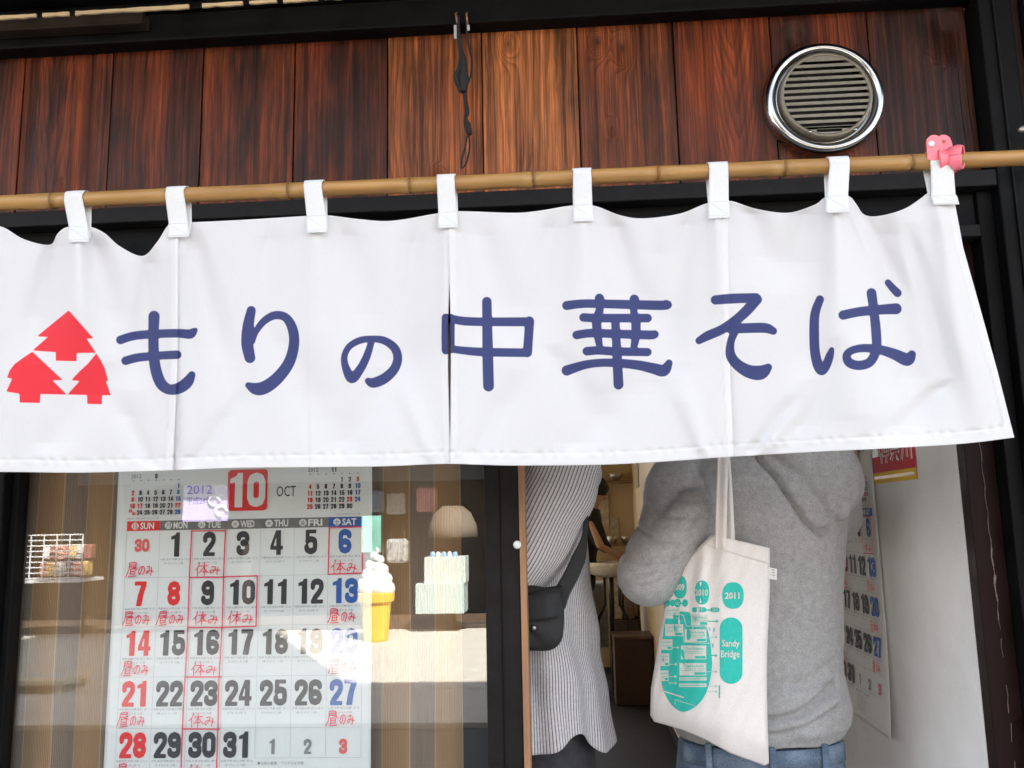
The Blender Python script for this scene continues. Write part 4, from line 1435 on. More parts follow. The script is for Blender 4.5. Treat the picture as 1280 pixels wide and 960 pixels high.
def rings(mb, rs, n=40, cap=True):
    """loft through elliptical rings (cx, cy, cz, rx, ry)"""
    o = len(mb.v)
    for (cx, cy, cz, rx, ry) in rs:
        for k in range(n):
            a = 2 * math.pi * k / n
            mb.v.append((cx + rx * math.cos(a), cy + ry * math.sin(a), cz))
    for i in range(len(rs) - 1):
        for k in range(n):
            a, b = o + i * n + k, o + i * n + (k + 1) % n
            mb.f.append((a, b, b + n, a + n))
    if cap:
        mb.f.append(tuple(o + k for k in range(n))[::-1])
        e = o + (len(rs) - 1) * n
        mb.f.append(tuple(e + k for k in range(n)))
    return mb


def fine_noise(co, sc, seed):
    """cheap smooth pseudo-noise from a few tilted sines"""
    r = np.random.default_rng(seed)
    s = np.zeros(len(co))
    for k in range(7):
        d = r.normal(size=3); d /= np.linalg.norm(d)
        s += np.sin(co @ d * sc * r.uniform(0.6, 1.7) + r.uniform(0, 6)) / 7
    return s


SKIN = mat('skin', (0.52, 0.30, 0.20), 0.5, var=0.06, scale=60, bump=0.1)
HAIRM = mat('black_hair', (0.014, 0.011, 0.010), 0.5, var=0.3, stretch=(60, 60, 6), scale=6, bump=1.0, bscale=40)


def hand_mb(mb, wrist, dirv, side, palm, curl=0.5, s=1.0):
    """palm and five bent fingers; dirv along the forearm, side towards the thumb, palm faces 'palm'"""
    d = Vector(dirv).normalized(); sd = Vector(side); sd = (sd - d * sd.dot(d)).normalized(); pl = d.cross(sd)
    if pl.dot(Vector(palm)) < 0:
        pl = -pl
    w_ = Vector(wrist)
    mb.capsule(w_ - d * 0.02, w_ + d * 0.02, 0.026 * s, 0.024 * s)
    for k in range(4):
        off = (1.5 - k) * 0.021 * s
        base = w_ + d * (0.095 - abs(k - 1) * 0.004) * s + sd * off
        mb.capsule(w_ + d * 0.02 * s + sd * off * 0.7, base, 0.0145 * s, 0.0105 * s, 10)
        ln = [0.072, 0.080, 0.075, 0.060][k] * s
        p = base; a = 0.25 + curl * 0.3
        for j, fr in enumerate((0.45, 0.32, 0.23)):
            v = d * math.cos(a) + pl * math.sin(a)
            q_ = p + v * ln * fr
            mb.capsule(p, q_, (0.0092 - 0.001 * j) * s, (0.0084 - 0.001 * j) * s, 10)
            p = q_; a += curl
    b = w_ + d * 0.025 * s + sd * 0.022 * s
    v = (d * 0.65 + sd * 0.75 + pl * 0.25).normalized()
    m_ = b + v * 0.042 * s
    mb.capsule(b, m_, 0.014 * s, 0.0105 * s, 10)
    mb.capsule(m_, m_ + (d * 0.9 + sd * 0.25 + pl * 0.35).normalized() * 0.034 * s, 0.0100 * s, 0.0085 * s, 10)


def head_mb(mb, c, fwd, s=1.0, pitch=0.0):
    f = Vector(fwd).normalized(); up = Vector((0, 0, 1)); r = f.cross(up).normalized()
    f = (f * math.cos(pitch) - up * math.sin(pitch)).normalized(); up = r.cross(f)
    R_ = Matrix((r, f, up)).transposed()
    P = lambda a, b, c_: Vector(c) + R_ @ Vector((a * s, b * s, c_ * s))
    mb.ell(P(0, -0.012, 0.03), (0.076 * s, 0.094 * s, 0.088 * s), rot=R_)
    mb.ell(P(0, 0.018, -0.035), (0.058 * s, 0.066 * s, 0.078 * s), rot=R_)
    mb.ell(P(0, 0.056, -0.088), (0.026 * s, 0.024 * s, 0.020 * s), rot=R_)       # chin
    mb.capsule(P(0, 0.082, 0.012), P(0, 0.103, -0.024), 0.009 * s, 0.013 * s, 10)  # nose
    mb.capsule(P(-0.02, 0.080, -0.058), P(0.02, 0.080, -0.058), 0.008 * s, 0.008 * s, 8)  # lips
    mb.capsule(P(-0.045, 0.072, 0.026), P(0.045, 0.072, 0.026), 0.010 * s, 0.010 * s, 8)  # brow
    for k in (-1, 1):
        mb.ell(P(0.077 * k, -0.005, -0.008), (0.010 * s, 0.018 * s, 0.030 * s), rot=R_)   # ears
    return P, R_


def face_bits(P, R_, parent, s=1.0):
    for k in (-1, 1):
        MB().ell(P(0.031 * k, 0.077, 0.008), (0.012 * s, 0.008 * s, 0.0065 * s), 12, 8, rot=R_).build('eye', mat('eye_dark', (0.05, 0.04, 0.035), 0.2), parent, smooth=True)


def hair_ob(P, R_, parent, s, seed, m, top_r=1.0, curly=0.0):
    mb = MB()
    r = random.Random(seed)
    mb.ell(P(0, -0.022, 0.045), (0.084 * s * top_r, 0.097 * s * top_r, 0.086 * s), rot=R_)
    mb.ell(P(0, -0.050, 0.000), (0.078 * s, 0.066 * s, 0.080 * s), rot=R_)
    for k in range(90):
        th = r.uniform(0, 2 * math.pi); ph = r.uniform(-0.4, 1.45)
        x, y, z = math.cos(th) * math.cos(ph), math.sin(th) * math.cos(ph), math.sin(ph)
        if y > 0.35 and z < 0.55:
            continue
        mb.ell(P(x * 0.082, -0.02 + y * 0.094, 0.035 + z * 0.088), (0.013 * s + curly * 0.01,) * 3, 8, 6)
    return remeshed('hair', mb, 0.006, 2, m, parent, lambda co, no: 0.0025 * fine_noise(co, 320, seed) + curly * 0.006 * fine_noise(co, 150, seed + 1))


def body(parent, J, fwd, skin, s=1.0, voxel=0.008, pitch=0.0, curl=0.5, palms=((0, 0, -1), (0, 0, -1))):
    """continuous skin surface over a skeleton of joints J"""
    mb = MB()
    V = {k: Vector(v) for k, v in J.items()}
    f = Vector(fwd).normalized(); r = f.cross(Vector((0, 0, 1)))
    ch, pe = V['chest'], V['pelvis']
    for (t, w_, d_) in ((0, 0.150, 0.100), (0.35, 0.128, 0.088), (0.7, 0.150, 0.098), (1.0, 0.155, 0.100)):
        c = pe.lerp(ch, t)
        R_ = Matrix((r, f, Vector((0, 0, 1)))).transposed()
        mb.ell(c, (w_ * s, d_ * s, 0.13 * s), rot=R_)
    mb.capsule(ch + Vector((0, 0, 0.05)), V['neck'], 0.075 * s, 0.055 * s)
    mb.capsule(V['neck'], V['head'] + Vector((0, 0, -0.05)), 0.054 * s, 0.050 * s)
    P, R_ = head_mb(mb, V['head'], fwd, s, pitch)
    for i, sd in enumerate(('l', 'r')):
        sh, el, wr = V['sh_' + sd], V['el_' + sd], V['wr_' + sd]
        mb.capsule(ch + Vector((0, 0, 0.08)), sh, 0.07 * s, 0.056 * s)
        mb.capsule(sh, el, 0.050 * s, 0.039 * s)
        mb.capsule(el, wr, 0.038 * s, 0.025 * s)
        d = (wr - el).normalized()
        side = Vector((0, 0, 1)) if abs(d.z) < 0.8 else f
        hand_mb(mb, wr + d * 0.02, d, side, palms[i], curl, s)
        hp, kn, an = V['hip_' + sd], V['kn_' + sd], V['an_' + sd]
        mb.capsule(hp, kn, 0.085 * s, 0.052 * s)
        mb.capsule(kn, an, 0.054 * s, 0.034 * s)
        mb.capsule(an + Vector((0, 0, -0.02)) - f * 0.03, an + f * 0.14 + Vector((0, 0, -0.035)), 0.034 * s, 0.026 * s)
    ob = remeshed('body', mb, voxel, 4, skin, parent)
    face_bits(P, R_, parent, s)
    return P, R_, V


def shoes(parent, V, fwd, m, s=1.0):
    f = Vector(fwd).normalized()
    for sd in ('l', 'r'):
        a = V['an_' + sd]
        mb = MB()
        mb.capsule(Vector((a.x, a.y, 0.05)) - f * 0.035, Vector((a.x, a.y, 0.04)) + f * 0.15, 0.044, 0.036)
        mb.capsule(Vector((a.x, a.y, 0.06)), Vector((a.x, a.y, 0.11)), 0.045, 0.046)
        remeshed('shoe', mb, 0.008, 3, m, parent, lambda co, no: np.where(co[:, 2] < 0.012, np.minimum(0, 0.012 - co[:, 2]) * 0, 0.0))


# ---------------- person in the grey hoodie
pg = empty('person', (0.36, 0.33, 0.0), 'person in grey hooded sweatshirt and jeans seen from behind with tote bag on shoulder', 'person')
J = dict(pelvis=(0.355, 0.34, 1.02), chest=(0.375, 0.34, 1.42), neck=(0.385, 0.35, 1.62), head=(0.39, 0.385, 1.765),
         sh_l=(0.225, 0.34, 1.555), el_l=(0.150, 0.235, 1.400), wr_l=(0.275, 0.45, 1.375),
         sh_r=(0.525, 0.34, 1.555), el_r=(0.560, 0.42, 1.475), wr_r=(0.49, 0.62, 1.50),
         hip_l=(0.275, 0.34, 0.97), hip_r=(0.435, 0.34, 0.97), kn_l=(0.26, 0.36, 0.52), kn_r=(0.45, 0.36, 0.52), an_l=(0.25, 0.33, 0.085), an_r=(0.46, 0.33, 0.085))
P_, R__, V_ = body(pg, J, (0, 1, 0), SKIN)
hair_ob(P_, R__, pg, 1.0, 3, HAIRM)
shoes(pg, V_, (0, 1, 0), mat('black_leather', (0.02, 0.02, 0.02), 0.45))

# denim
dm, n_, b_ = new_mat('blue_denim')
geo = N(n_, 'ShaderNodeNewGeometry')
sp = N(n_, 'ShaderNodeSeparateXYZ'); L(n_, geo.outputs['Position'], sp.inputs[0])
tw = mathn(n_, 'SINE', mathn(n_, 'MULTIPLY', mathn(n_, 'ADD', sp.outputs[0], mathn(n_, 'MULTIPLY', sp.outputs[2], 1.4)), 3200.0))
na = N(n_, 'ShaderNodeTexNoise', i_Scale=18.0, i_Detail=6.0); L(n_, geo.outputs['Position'], na.inputs['Vector'])
nb_ = N(n_, 'ShaderNodeTexNoise', i_Scale=420.0, i_Detail=2.0); L(n_, geo.outputs['Position'], nb_.inputs['Vector'])
c_ = ramp(n_, na.outputs[0], [(0.3, (0.075, 0.115, 0.18)), (0.55, (0.16, 0.225, 0.31)), (0.72, (0.33, 0.40, 0.48))])
c_ = mixc(n_, 1.0, c_, ramp(n_, nb_.outputs[0], [(0.3, (0.7, 0.7, 0.7)), (0.7, (1.25, 1.25, 1.25))]), 'MULTIPLY')
L(n_, c_, b_.inputs['Base Color']); b_.inputs['Roughness'].default_value = 0.85
bp = N(n_, 'ShaderNodeBump', i_Strength=0.4, i_Distance=0.0006); L(n_, tw, bp.inputs['Height']); L(n_, bp.outputs[0], b_.inputs['Normal'])
DENIM = dm
jb = MB()
rings(jb, [(0.355, 0.34, 0.93, 0.168, 0.122), (0.355, 0.34, 1.0, 0.163, 0.118), (0.355, 0.34, 1.075, 0.152, 0.106)])
for hx, kx, ax in ((0.275, 0.262, 0.252), (0.437, 0.448, 0.458)):
    jb.capsule((hx, 0.34, 0.94), (kx, 0.36, 0.5), 0.096, 0.068, 24)
    jb.capsule((kx, 0.36, 0.52), (ax, 0.335, 0.13), 0.067, 0.058, 24)
remeshed('jeans', jb, 0.008, 4, DENIM, pg, lambda co, no: 0.003 * fine_noise(co, 45, 5))
# stitched back pockets, waistband and loops
SEAM = mat('pale_stitch', (0.42, 0.44, 0.46), 0.8)
for pts in ([(868, 938), (885, 944), (930, 950), (985, 946), (1030, 934), (1050, 922)],):
    mbw = MB()
    for k in range(24):
        t = k / 23
        an = math.radians(200 + 140 * t)
        mbw.v += [(0.355 + 0.1615 * math.cos(an), 0.34 + 0.115 * math.sin(an), 1.042), (0.355 + 0.1605 * math.cos(an), 0.34 + 0.1145 * math.sin(an), 1.076)]
        if k:
            o = len(mbw.v) - 4
            mbw.f.append((o, o + 2, o + 3, o + 1))
    mbw.build('waistband', DENIM, pg, smooth=True, solid=0.004)
for xx_ in (0.245, 0.355, 0.455):
    yy_ = 0.34 - 0.118 * math.sqrt(max(0, 1 - ((xx_ - 0.355) / 0.166) ** 2))
    bx(xx_ - 0.006, xx_ + 0.006, yy_ - 0.008, yy_ - 0.002, 1.035, 1.085).build('belt_loop', DENIM, pg, bevel=0.002)
for x0, x1 in ((0.225, 0.335), (0.375, 0.485)):
    pk = MB()
    for k in range(2):
        xs = x0 if k == 0 else x1
        for dz in range(12):
            za = 1.01 - dz * 0.012
            yy_ = 0.34 - 0.1225 * math.sqrt(max(0, 1 - ((xs - 0.355) / 0.172) ** 2))
            pk.tube([(xs, yy_ - 0.004, za), (xs, yy_ - 0.004, za - 0.008)], 0.0008, 6)
            pk.tube([(xs + 0.006 * (1 - 2 * k), yy_ - 0.004, za), (xs + 0.006 * (1 - 2 * k), yy_ - 0.004, za - 0.008)], 0.0008, 6)
    pk.build('pocket_stitching', SEAM, pg)['kind'] = 'stuff'

# hoodie
hm_, n_, b_ = new_mat('heather_grey_fleece')
geo = N(n_, 'ShaderNodeNewGeometry')
n1 = N(n_, 'ShaderNodeTexNoise', i_Scale=560.0, i_Detail=2.0); L(n_, geo.outputs['Position'], n1.inputs['Vector'])
n2 = N(n_, 'ShaderNodeTexNoise', i_Scale=90.0, i_Detail=4.0); L(n_, geo.outputs['Position'], n2.inputs['Vector'])
c_ = ramp(n_, n1.outputs[0], [(0.32, (0.295, 0.292, 0.29)), (0.5, (0.37, 0.366, 0.362)), (0.68, (0.45, 0.445, 0.44))])
c_ = mixc(n_, 1.0, c_, ramp(n_, n2.outputs[0], [(0.3, (0.88,) * 3), (0.7, (1.1,) * 3)]), 'MULTIPLY')
L(n_, c_, b_.inputs['Base Color']); b_.inputs['Roughness'].default_value = 0.95
b_.inputs['Sheen Weight'].default_value = 0.25; b_.inputs['Specular IOR Level'].default_value = 0.1
bp = N(n_, 'ShaderNodeBump', i_Strength=0.5, i_Distance=0.001); L(n_, n1.outputs[0], bp.inputs['Height']); L(n_, bp.outputs[0], b_.inputs['Normal'])
HOOD = hm_
hb = MB()
rings(hb, [(0.358, 0.34, 1.078, 0.160, 0.116), (0.358, 0.34, 1.10, 0.172, 0.128), (0.360, 0.34, 1.135, 0.176, 0.134), (0.362, 0.34, 1.20, 0.166, 0.124), (0.366, 0.34, 1.30, 0.165, 0.122),
           (0.372, 0.34, 1.40, 0.172, 0.126), (0.376, 0.34, 1.50, 0.182, 0.126), (0.378, 0.34, 1.57, 0.178, 0.115), (0.382, 0.345, 1.62, 0.12, 0.09), (0.385, 0.35, 1.65, 0.075, 0.07)], 48)
hb.capsule((0.235, 0.34, 1.555), (0.205, 0.285, 1.47), 0.078, 0.070, 24)
hb.capsule((0.205, 0.285, 1.47), (0.150, 0.232, 1.395), 0.070, 0.062, 24)
hb.capsule((0.150, 0.236, 1.400), (0.26, 0.42, 1.372), 0.060, 0.046, 24)
hb.capsule((0.165, 0.225, 1.412), (0.245, 0.245, 1.50), 0.058, 0.055, 24)
hb.capsule((0.515, 0.34, 1.56), (0.545, 0.40, 1.50), 0.072, 0.064, 24)
hb.capsule((0.545, 0.41, 1.49), (0.495, 0.60, 1.50), 0.060, 0.045, 24)
# hood lying over the right shoulder blade
Rh = Matrix.Rotation(math.radians(-24), 3, 'Y')
hb.ell((0.508, 0.262, 1.585), (0.060, 0.050, 0.085), 24, 16, rot=Rh)
hb.ell((0.44, 0.262, 1.665), (0.105, 0.065, 0.06), 24, 16)
hb.capsule((0.42, 0.245, 1.64), (0.515, 0.250, 1.505), 0.030, 0.022, 16)


def seg_dist(co, pts):
    """distance in the x-z plane to a polyline"""
    d = np.full(len(co), 9.0)
    Q = co[:, [0, 2]]
    for a, b in zip(pts[:-1], pts[1:]):
        A = np.array([a[0], a[2]]); B = np.array([b[0], b[2]])
        ab = B - A
        t = np.clip(((Q - A) @ ab) / max(ab @ ab, 1e-12), 0, 1)
        d = np.minimum(d, np.hypot(*(Q - A - t[:, None] * ab).T))
    return d


def hoodie_def(co, no):
    d = 0.0024 * fine_noise(co, 45, 8) + 0.0013 * fine_noise(co, 110, 9)
    # drape: long soft folds slanting from the shoulder to the hem
    ph = co[:, 0] * 62 + co[:, 2] * 34
    d += 0.0026 * np.sin(ph + 1.5 * fine_noise(co, 14, 21)) * np.clip((1.45 - co[:, 2]) * 5, 0.1, 1) * (0.5 + 0.5 * fine_noise(co, 12, 22))
    back = (no[:, 1] < 0.25).astype(float)

    def groove(pp, amp, wd, ridge=0.0, yy=0.21):
        pts = [tuple(at(a, b, yy)) for a, b in pp]
        q = seg_dist(co, pts)
        return back * (-amp * np.exp(-(q / wd) ** 2))
    # creases at the waist, rising to the right
    d += groove([(866, 876), (900, 895), (950, 905), (1000, 893), (1052, 862)], 0.017, 0.008)
    d += groove([(868, 902), (920, 922), (980, 922), (1052, 893)], 0.013, 0.007)
    d += groove([(960, 860), (1010, 855), (1055, 832)], 0.006, 0.008)
    d += groove([(1000, 915), (1053, 880)], -0.006, 0.008)
    d += groove([(900, 885), (970, 893), (1030, 870)], -0.005, 0.009)
    d += groove([(985, 770), (1010, 800), (1030, 850)], 0.003, 0.012)
    # armpit folds
    d += groove([(872, 640), (850, 680), (835, 700)], 0.006, 0.008, yy=0.19)
    d += groove([(905, 620), (925, 700), (940, 760)], 0.004, 0.016)
    d += groove([(1040, 690), (1000, 720), (975, 770)], 0.004, 0.014)
    # edge of the hood
    d += groove([(945, 560), (970, 590), (992, 625), (1010, 652), (1030, 666), (1046, 660)], 0.020, 0.005)
    d += groove([(1060, 585), (1050, 620), (1052, 650)], 0.004, 0.008)
    # sleeve folds and elbow wrinkles
    for pp_, am_, wd_ in (([(793, 655), (815, 672), (846, 676)], 0.0065, 0.006), ([(778, 690), (800, 702), (832, 700), (858, 690)], 0.006, 0.0055), ([(812, 630), (838, 645), (868, 644)], 0.005, 0.006),
                          ([(790, 722), (815, 720), (838, 712)], 0.005, 0.005), ([(832, 600), (852, 622), (884, 625)], 0.004, 0.007), ([(803, 676), (826, 688)], -0.004, 0.006), ([(788, 708), (812, 711)], -0.003, 0.006), ([(800, 735), (826, 728), (846, 712), (868, 682)], 0.006, 0.005)):
        d += groove(pp_, am_, wd_, yy=0.18)
    # sewn shoulder and side seams
    d += groove([(872, 560), (884, 600), (896, 640), (902, 668)], 0.0035, 0.0022, yy=0.2)
    d += groove([(962, 690), (968, 800), (966, 905)], 0.0, 0.002)
    # ribbed hem
    hem = (co[:, 2] < 1.098).astype(float) * (no[:, 2] > -0.6)
    an = np.arctan2(co[:, 1] - 0.34, co[:, 0] - 0.358)
    d += hem * (0.0009 * np.sin(an * 120) - 0.002)
    return d


remeshed('hoodie', hb, 0.0052, 5, HOOD, pg, hoodie_def)

# ---------------- tote bag
tote = empty('tote_bag', at(905, 668, 0.16), 'natural canvas tote bag with turquoise print hanging from the shoulder of the person in grey', 'bag')
CANV = cloth_mat('natural_canvas', (0.86, 0.81, 0.775), weave=1500, transl=0.05, speck=0.035, bump=0.3)
TE = [(893, 668), (962, 685)]
topE = lambda u: (889 + (962 - 889) * u, np.interp(889 + 73 * u, [889, 893, 905, 962], [668, 668, 671.5, 685.5]))
left_pts = [(889, 668), (862, 696), (836, 728), (825, 791), (819, 830), (814, 860), (813, 894)]
right_pts = [(962, 685), (962.5, 730), (960.5, 780), (958.8, 816), (958.5, 870), (959.5, 915), (961, 954)]
bot_pts = [(813, 894), (818, 902), (853, 912), (883, 925), (914, 942), (945, 953), (955, 957), (961, 954)]


def pl(pts, t):
    n = len(pts) - 1
    k = min(int(t * n), n - 1)
    f = t * n - k
    return (pts[k][0] + (pts[k + 1][0] - pts[k][0]) * f, pts[k][1] + (pts[k + 1][1] - pts[k][1]) * f)


def bag_depth(px, py):
    y = 0.158 + 0.085 * max(0.0, (912 - px) / 100.0) ** 1.6
    t = (py - 670) / 280.0
    y -= 0.016 * math.sin(max(0, min(1, t)) * math.pi) * math.exp(-((px - 900) / 70.0) ** 2)
    y += (1 - t) * 0.004 * math.sin(px / 5.2) * math.exp(-((px - 885) / 30.0) ** 2)
    y += 0.0035 * math.exp(-((px - 868 + (py - 700) * 0.10) / 6.0) ** 2) * max(0, 1.1 - t)
    y -= 0.0035 * math.exp(-((px - 880 + (py - 700) * 0.13) / 7.0) ** 2) * max(0, 1.1 - t)
    y += 0.0025 * math.exp(-((px - 846 + (py - 700) * 0.05) / 5.0) ** 2)
    y += 0.0020 * math.sin((px + py) / 19.0) * t
    y += 0.006 * math.exp(-((py - 948 - (px - 958) * 0.4) / 12.0) ** 2)
    y += 0.0008 * math.sin(px / 3.0 + py / 7.0)
    return y


def coons(u, v):
    tp = topE(u); bt = pl(bot_pts, u); lf = pl(left_pts, v); rt = pl(right_pts, v)
    c00 = topE(0); c10 = topE(1); c01 = bot_pts[0]; c11 = bot_pts[-1]
    q = []
    for k in (0, 1):
        q.append((1 - v) * tp[k] + v * bt[k] + (1 - u) * lf[k] + u * rt[k] - ((1 - u) * (1 - v) * c00[k] + u * (1 - v) * c10[k] + (1 - u) * v * c01[k] + u * v * c11[k]))
    return q


def bag_front(u, v):
    q = coons(u, v)
    e = min(u, 1 - u, 1 - v) * 14
    y = bag_depth(*q) + 0.012 * (1 - min(1, e)) ** 2
    return at(q[0], q[1], y)


def bag_back(u, v):
    q = coons(u, v)
    e = min(1.0, min(u, 1 - u, 1 - v) * 14)
    y = bag_depth(*q) + 0.0125 + 0.022 * e * (0.3 + v)
    p0 = bag_front(u, v)
    return Vector((p0.x, y, p0.z))


MB().grid(bag_front, 90, 130).build('front_panel', CANV, tote, smooth=True, solid=0.001)
MB().grid(bag_back, 40, 60).build('back_panel', CANV, tote, smooth=True, solid=0.001)
MB().grid(lambda u, v: bag_front(u, v * 0.075) + Vector((0, -0.0012, 0)), 60, 6).build('top_hem', CANV, tote, smooth=True, solid=0.0008)
for (a, b, dy) in (((901, 672), (903.5, 560), 0.0), ((913, 674), (906.5, 560), 0.006)):
    p0 = at(a[0], a[1] + 14, bag_depth(*a) - 0.003 + dy); p1 = at((a[0] + b[0]) / 2, 620, 0.165 + dy); p2 = at(b[0], b[1] + 12, 0.190 + dy)
    p3 = Vector((p2.x, 0.225, 1.64)); p4 = Vector((p2.x + 0.002, 0.34, 1.672)); p5 = Vector((p2.x, 0.45, 1.62)); p6 = Vector((p2.x - 0.01, 0.49, 1.50))
    sm = [Vector(q) for q in smooth_pts([tuple(p) for p in (p0, p1, p2, p3, p4, p5, p6)], 8)]
    tw = -0.0095 if dy == 0 else -0.0085

    def hf(u, v, sm=sm, tw=tw, dy=dy):
        k = v * (len(sm) - 1); i = min(int(k), len(sm) - 2)
        q = sm[i].lerp(sm[i + 1], k - i)
        return q + Vector(((u - 0.5) * 2 * abs(tw), (0.004 * math.sin(u * math.pi * 2)) , 0))
    MB().grid(hf, 6, 60).build('handle', CANV, tote, smooth=True, solid=0.0018)
lb = MB().grid(lambda u, v: at(959 + u * 12, 709 + v * 14 + u * 2, 0.160 - 0.004 * math.sin(u * 3)), 4, 4)
lab = lb.build('side_label', mat('label_white', (0.8, 0.8, 0.78), 0.6), tote, solid=0.0006)
pr = Print(lambda u, v, l: at(u, v, 0.156 - l), 0.0012)
for k in range(3):
    pr.line('g', [(965, 712 + k * 3.2), (968.5, 713 + k * 3.2)], 0.8)
pr.build(lab, {'g': mat('label_grey', (0.25,) * 3, 0.6)}, {'g': 'label_print'})

TEAL = mat('turquoise_ink', (0.045, 0.50, 0.42), 0.8, var=0.05, scale=200, spec=0.1)
PAL = mat('pale_ink', (0.66, 0.66, 0.60), 0.8, var=0.02, spec=0.1)
PAL2 = mat('faded_turquoise', (0.42, 0.60, 0.55), 0.8, var=0.05, spec=0.1)


def bag_print_fn(u, v, l):
    x, y = 780 + u / 3.2, 660 + v / 3.2
    return at(x, y, bag_depth(x, y) - l)


pr = Print(bag_print_fn, 0.0013, 0.000003)
pr.extra = {'pale': 0.0009, 'canvasink': 0.0004, 'teal2': 0.0009}
PALE_UP = 0.0009


def teal(sd, x0, x1, y0, y1, cell=6.0, lay='teal'):
    # split long runs so that the ink follows the folds of the canvas
    x = x0
    while x < x1:
        pr.k -= 1 if x > x0 else 0
        pr.put(lay, *fill(sd, x, min(x + 18, x1), y0, y1, cell / 2))
        x += 18


for (cx_, cy_, rx_, ry_, tx, x_, wd_) in ((224, 236, 27, 46, '2009', 218, 48), (312, 258, 29, 48, '2010', 310, 52), (436, 270, 43, 53, '2011', 433, 58)):
    teal(lambda P: (np.abs((P[:, 0] - cx_) / rx_) ** 2.4 + np.abs((P[:, 1] - cy_) / ry_) ** 2.4 - 1) * 20, cx_ - rx_ - 3, cx_ + rx_ + 3, cy_ - ry_ - 3, cy_ + ry_ + 3)
    pr.text('pale:' + tx, tx, x_, cy_ + 14, 27, wd=wd_, bold=0.03, align='c')
teal(lambda P: sd_rrect(P, 383, 474, 358, 623, 44), 380, 476, 354, 626)
pr.text('pale:sandy', 'Sandy', 427, 483, 36, wd=70, bold=0.02, align='c')
pr.text('pale:bridge', 'Bridge', 425, 527, 38, wd=76, bold=0.02, align='c')
blob_ = smooth_pts([(172, 332), (205, 336), (232, 334), (262, 338), (268, 352), (300, 372), (326, 395), (338, 420), (346, 470), (352, 540), (346, 600), (328, 660), (300, 702), (268, 726), (235, 735), (205, 722), (178, 690), (158, 650), (148, 600), (145, 540), (150, 480), (158, 410), (172, 332)], 5)
teal(lambda P: sd_poly(P, blob_[:-1]), 140, 358, 328, 740)
for (cx_, r_) in ((174, 11), (194, 11), (214, 14), (244, 12)):
    teal(lambda P: np.hypot(P[:, 0] - cx_, (P[:, 1] - 300) * 0.8) - r_, cx_ - 15, cx_ + 15, 280, 320)
pr.rect('teal', 174, 250, 299, 304)
teal(lambda P: sd_rrect(P, 272, 330, 317, 337, 9), 270, 332, 315, 339)
teal(lambda P: sd_rrect(P, 345, 382, 318, 337, 9), 343, 384, 316, 339)
pr.rect('teal', 328, 346, 326, 330)
pr.text('pale', 'Q3', 301, 334, 14, wd=22, align='c'); pr.text('pale:h', '2H', 363, 334, 14, wd=20, align='c'); pr.text('pale:q', 'Q2', 214, 308, 13, wd=16, align='c')
boxes = [(166, 222, 318, 362), (268, 334, 345, 390), (165, 236, 385, 432), (243, 330, 405, 456), (150, 194, 445, 487), (228, 329, 470, 525), (143, 181, 502, 552), (222, 329, 540, 590), (145, 178, 570, 612), (221, 330, 597, 610), (221, 330, 622, 636)]
for k, (a, b, c, d) in enumerate(boxes):
    for x in np.arange(a, b, 14):
        pr.k -= 1 if x > a else 0
        pr.rect('canvasink', x, min(x + 14, b), c, d)
    if d - c > 20:
        nm_ = 'Clarkdale' if k % 2 else 'Lynnfield'
        pr.text('teal2', nm_, (a + b) / 2, c + 17, 10, wd=(b - a) * 0.8, align='c', bold=0.01)
        pr.line('teal2', [(a + 4, c + 23), (b - 4, c + 24)], 1.6)
        pr.line('teal2', [(a + 8, c + 30), (b - 14, c + 31)], 1.6)
        pr.rect('teal2', a + (b - a) * 0.55, b - 3, d - 13, d - 3)
    else:
        pr.line('teal2', [(a + 4, (c + d) / 2), (b - 8, (c + d) / 2)], 3.2)


def arrow(lay, x0, x1, y, wd=3.0):
    pr.line(lay, [(x0, y), ((x0 + x1) / 2, y), (x1 - 2, y)], wd)
    pr.put(lay, [(x1, y), (x1 - 9, y - 7), (x1 - 9, y + 7)], [(0, 1, 2)])


arrow('teal', 334, 378, 373, 4); arrow('teal', 344, 374, 510, 4)
for y_ in (437, 575, 633, 655):
    arrow('faded', 332, 374, y_, 2.4)
arrow('faded', 316, 348, 405, 2)
for (x_, y_) in ((359, 407), (355, 470)):
    pr.rect('teal', x_ - 2, x_ + 3, y_ - 8, y_ + 8)
pr.rect('teal', 379, 384, 628, 680)
for (y_, a, b) in ((478, 196, 222), (545, 182, 214), (594, 180, 212), (620, 178, 212)):
    arrow('pale', a, b, y_, 2.2)
for pts in ([(222, 345), (238, 350), (250, 392), (290, 394), (344, 398)], [(236, 408), (240, 456), (300, 460), (350, 462)], [(262, 345), (268, 345)]):
    pr.line('pale', pts, 2.2)
for (x_, y_, w_) in ((150, 650, 96), (204, 686, 90)):
    for k in range(int(w_ / 7)):
        pr.line('pale', [(x_ + k * 7, y_ + k * 2.2), (x_ + k * 7 + 4.5, y_ + k * 2.2 + 1.4)], 5 if y_ < 670 else 2.5)
pr.build(tote, {'teal2': TEAL, 'teal': TEAL, 'pale': PAL, 'faded': PAL2, 'canvasink': PAL}, {'teal2': 'turquoise_lettering', 'teal': 'turquoise_print', 'pale': 'pale_lettering', 'faded': 'faded_print', 'canvasink': 'pale_boxes'})

